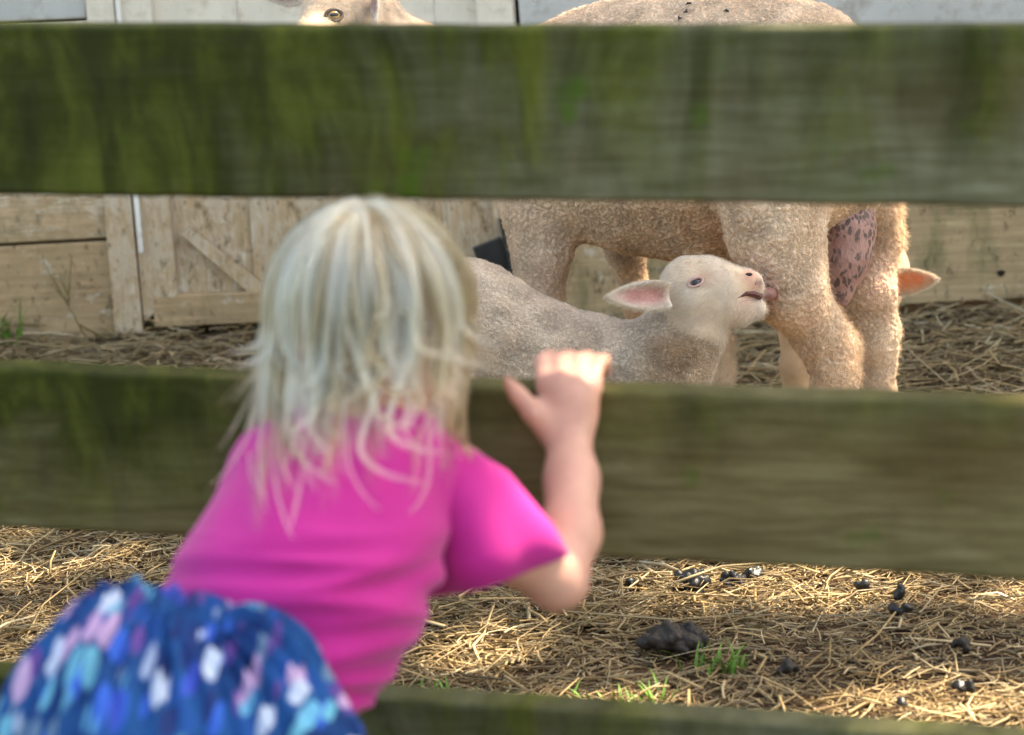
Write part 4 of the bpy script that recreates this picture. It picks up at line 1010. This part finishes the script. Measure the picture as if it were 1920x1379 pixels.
# ------------------------------------------------------------------ droppings
MDUNG = mat_flat('dung', (0.012, 0.012, 0.014), 0.32, 0.5, 0.4, 60, 0.5); MDUNG2 = mat_flat('dry_dung', (0.024, 0.019, 0.017), 0.5, 0.3, 0.5, 60, 0.6)
def dung(px, py, wpx, hpx, n, label, mat=MDUNG, seed=0, rs=1.0):
    rr = np.random.default_rng(seed); g = PZ(px, py+hpx*.4, 0.01); z = float(gh(g.x, g.y)[0]); s = g.y/FPX*1.03
    z += 0.012; W = wpx*s/2*1.15; Hh = hpx*s*1.2; b = Body()
    for i in range(n):
        a = rr.uniform(0, 6.28); q = rr.uniform(0, 1)**.6; zz = rr.uniform(.2, 1)*(1-.45*q)*Hh
        c = np.array((g.x+math.cos(a)*W*q*.8, g.y+math.sin(a)*W*q*.5, z+zz*.85)); rad = max(.0042, min(W, Hh)*rr.uniform(.22, .36)*rs)
        d = rr.normal(0, 1, 3); d /= np.linalg.norm(d); b.wcone(c, rad, c+d*rad*.9, rad*.85, 0.0012)
    V, Q = b.mesh(0.0022, 0); V = V+vnormals(V, Q)*(vnoise(V*220, 5)*.0009)[:, None]
    e = empty('dung_pile', (g.x, g.y, z)) if False else None
    o = np_mesh('dung', V, Q, mat, None, origin=(g.x, g.y, z)); tag(o, label, 'dung', 'droppings on the straw'); return o
dung(1300, 1098, 62, 36, 22, 'wide black dropping pile just under the middle fence board, leftmost of the top row', seed=1)
dung(1373, 1090, 44, 34, 16, 'round black dropping pile second from left under the middle fence board', seed=2)
dung(1414, 1077, 42, 22, 12, 'black dropping pile partly hidden by the lower edge of the middle fence board', seed=3)
dung(1614, 1104, 34, 24, 9, 'small lone black dropping left of the tall upright one', seed=4)
dung(1688, 1140, 42, 58, 16, 'tall upright black dropping on the right of the straw', seed=5)
dung(1262, 1196, 118, 40, 60, 'largest brown-black dropping pile, half dried, beside the grass tuft', MDUNG2, seed=6, rs=.8)
dung(1812, 1292, 44, 26, 9, 'black dropping in shade near the lower right corner', seed=7)
dung(1692, 1329, 22, 16, 4, 'single small shiny pellet on bright straw above the lowest board', seed=8)
dung(1474, 1248, 48, 22, 8, 'flat dark dropping to the right of the grass tuft', MDUNG2, seed=9)
dung(1800, 1214, 50, 22, 8, 'flat greyish dropping at the right edge of the dark patch thinned for shade', MDUNG2, seed=10)
dung(1180, 1108, 30, 12, 6, 'flat black dropping beside the child\'s elbow', seed=11)

# ------------------------------------------------------------------ grass tufts and dry weed
MG = mat_flat('grass_blade', (0.10, 0.22, 0.03), 0.5, 0.3, 0.3, 40)
MDW = mat_flat('dry_stalk', (0.16, 0.12, 0.05), 0.8, 0.2, 0.3, 40)
def tuft(px, py, n, ln, label, seed, mat=MG, wd=.0028, spread=.02):
    rr = np.random.default_rng(seed); g = PZ(px, py, 0.005); z = float(gh(g.x, g.y)[0]); V = []; Fc = []
    for i in range(n):
        a = rr.uniform(0, 6.28); L = ln*rr.uniform(.5, 1.15); out = rr.uniform(.15, .9); x0, y0 = g.x+rr.normal(0, spread), g.y+rr.normal(0, spread)
        d = np.array((math.cos(a), math.sin(a), 0)); s = np.array((-d[1], d[0], 0))*wd*rr.uniform(.6, 1.1); b0 = len(V); K = 5
        for k in range(K+1):
            t = k/K; c = np.array((x0, y0, z))+d*L*out*t*t+np.array((0, 0, 1))*L*(t-.45*out*t*t); w_ = (1-t**1.5)+.03
            V += [tuple(c-s*w_), tuple(c+np.cross(d, (0, 0, 1))*0+np.array((0, 0, -.0008*w_))), tuple(c+s*w_)]
        for k in range(K):
            q = b0+k*3; Fc += [(q, q+1, q+4, q+3), (q+1, q+2, q+5, q+4)]
    o = np_mesh('grass_tuft', V, Fc, mat, origin=(g.x, g.y, z)); tag(o, label, 'grass'); return o
tuft(1360, 1252, 26, .045, 'green grass tuft right of the largest dropping pile', 1)
tuft(1225, 1318, 22, .040, 'green grass tuft just above the lowest board, below the largest dropping pile', 2, spread=.014)
tuft(1105, 1312, 12, .032, 'sparse grass tuft just above the lowest board, left of the other tuft there', 3, spread=.018)
tuft(835, 1306, 16, .036, 'low grass tuft beside the lower hem of the pink shirt', 4, spread=.022)
tuft(1595 - 180, 1345, 8, .03, 'tiny grass sprig above the lowest board, right of the tufts', 5, spread=.008)
tuft(8, 655, 26, .10, 'tall green grass clump at the barn foot on the left edge', 6, wd=.0035, spread=.02)
tuft(92, 628, 7, .07, 'thin grass blades at the barn foot beside the tall clump', 7, spread=.02)
def weed():
    g = PZ(168, 640, 0); V = []; segs = [((168, 648), (128, 572)), ((128, 572), (86, 500)), ((128, 572), (134, 478)), ((130, 560), (112, 520)), ((150, 610), (205, 640)), ((120, 558), (102, 540))]
    b = Body()
    for (a, c) in segs: b.wcone(np.array(P(*a, BY-.10)), .0028, np.array(P(*c, BY-.06)), .0014, .0015)
    V, Q = b.mesh(0.0016, 0); o = np_mesh('dry_weed', V, Q, MDW, origin=(g.x, BY-.1, 0)); tag(o, 'dry branching weed stalk leaning on the left of the barn', 'weed')
weed()

# ------------------------------------------------------------------ tree to the right, whose crown breaks up the sun
tree = empty('tree', (4.3, 4.0, 0)); tag(tree, 'leafy tree right of the pen, outside the picture, shading the fence and sheep', 'tree')
MBARK = mat_flat('bark', (0.10, 0.075, 0.05), 0.9, 0.1, 0.4, 12, 0.8); MLEAF = mat_flat('leaf', (0.05, 0.11, 0.02), 0.5, 0.3, 0.3, 3)
b = Body(); b.wcone((4.3, 4.0, -.1), .16, (4.15, 3.9, 2.4), .12, .05)
tips = []
cen = Vector((0.1, 2.9, 0.4))+SUN*5.2
for i in range(9):
    rr = np.random.default_rng(70+i); e_ = np.array(cen)+rr.normal(0, 1, 3)*np.array((1.1, 1.2, .45)); s_ = np.array((4.15, 3.9, 2.0+rr.uniform(0, .5)))
    m_ = (s_+e_)/2+np.array((0, 0, .35)); b.wcone(s_, .05, m_, .022, .03); b.wcone(m_, .022, e_, .008, .01); tips.append((m_, e_))
V, Q = b.mesh(0.022, 0); np_mesh('trunk', V, Q, MBARK, tree)
nl = 15000; rr = np.random.default_rng(5)
c = np.array(cen)+rr.normal(0, 1, (nl, 3))*np.array((1.5, 1.5, .38))
cln = vnoise(c*np.array((2.2, 2.2, 2.2)), 71); c = c[cln > -0.22]
# gaps cut in the crown so that sun reaches the listed places
S3 = SUN_ = np.array(SUN)
def proj_keep(c, pt, rad):
    d = c-np.array(pt); al = d@S3; per = d-al[:, None]*S3; return np.linalg.norm(per, axis=1) > rad
ce = np.array(P(650, 850, 1.68))+SUN_*5.6+rr.normal(0, 1, (2600, 3))*np.array((.26, .26, .2)); c = np.concatenate([c, ce])  # leaves added to the crown to shade the child's back
ce = np.array(PZ(1680, 1225))+SUN_*5.2+rr.normal(0, 1, (2200, 3))*np.array((.26, .075, .05)); c = np.concatenate([c, ce])  # leaves added to shade the thinned straw patch
ce = np.array(P(1000, 600, 3.1))+SUN_*4.9+rr.normal(0, 1, (1500, 3))*np.array((.20, .12, .08)); c = np.concatenate([c, ce])  # leaves added to keep sun off the first lamb
gaps = [(P(1010, 970, 1.70), .055), (P(1075, 705, 1.85), .035), (PZ(1560, 1100), .13), (PZ(1320, 1130), .09), (PZ(1720, 1350), .12), (PZ(1150, 1340), .08), (PZ(60, 1080), .06), (PZ(1880, 1140), .07), (P(1690, 420, 3.35), .05), (P(1100, 30, 3.5), .05), (P(1260, 12, 3.4), .045), (P(1480, 30, 3.25), .03),
        (PZ(1420, 615), .08), (P(1740, 520, 3.45), .05), (P(900, 1080, 1.68), .02), (P(545, 40, 3.35), .04), (PZ(350, 655), .12), (PZ(1800, 680), .10), (PZ(900, 1230), .07), (P(1440, 400, 3.1), .05)]
for pt, rd in gaps: c = c[proj_keep(c, pt, rd)]
n = len(c); th = rr.uniform(0, 6.28, n); u = rr.normal(0, 1, (n, 3)); u[:, 2] *= .5; u /= np.linalg.norm(u, axis=1)[:, None]; nn = rr.normal(0, .5, (n, 3))+np.array((0, 0, 1)); v_ = np.cross(nn, u); v_ /= np.linalg.norm(v_, axis=1)[:, None]
L = rr.uniform(.05, .09, n)[:, None]
VV = np.stack([c-u*L*.6, c+v_*L*.30, c+u*L*.6+nn*0, c-v_*L*.30], 1).reshape(-1, 3); np_mesh('foliage', VV, np.arange(n*4).reshape(-1, 4), MLEAF, tree, smooth=False)['kind'] = 'stuff'
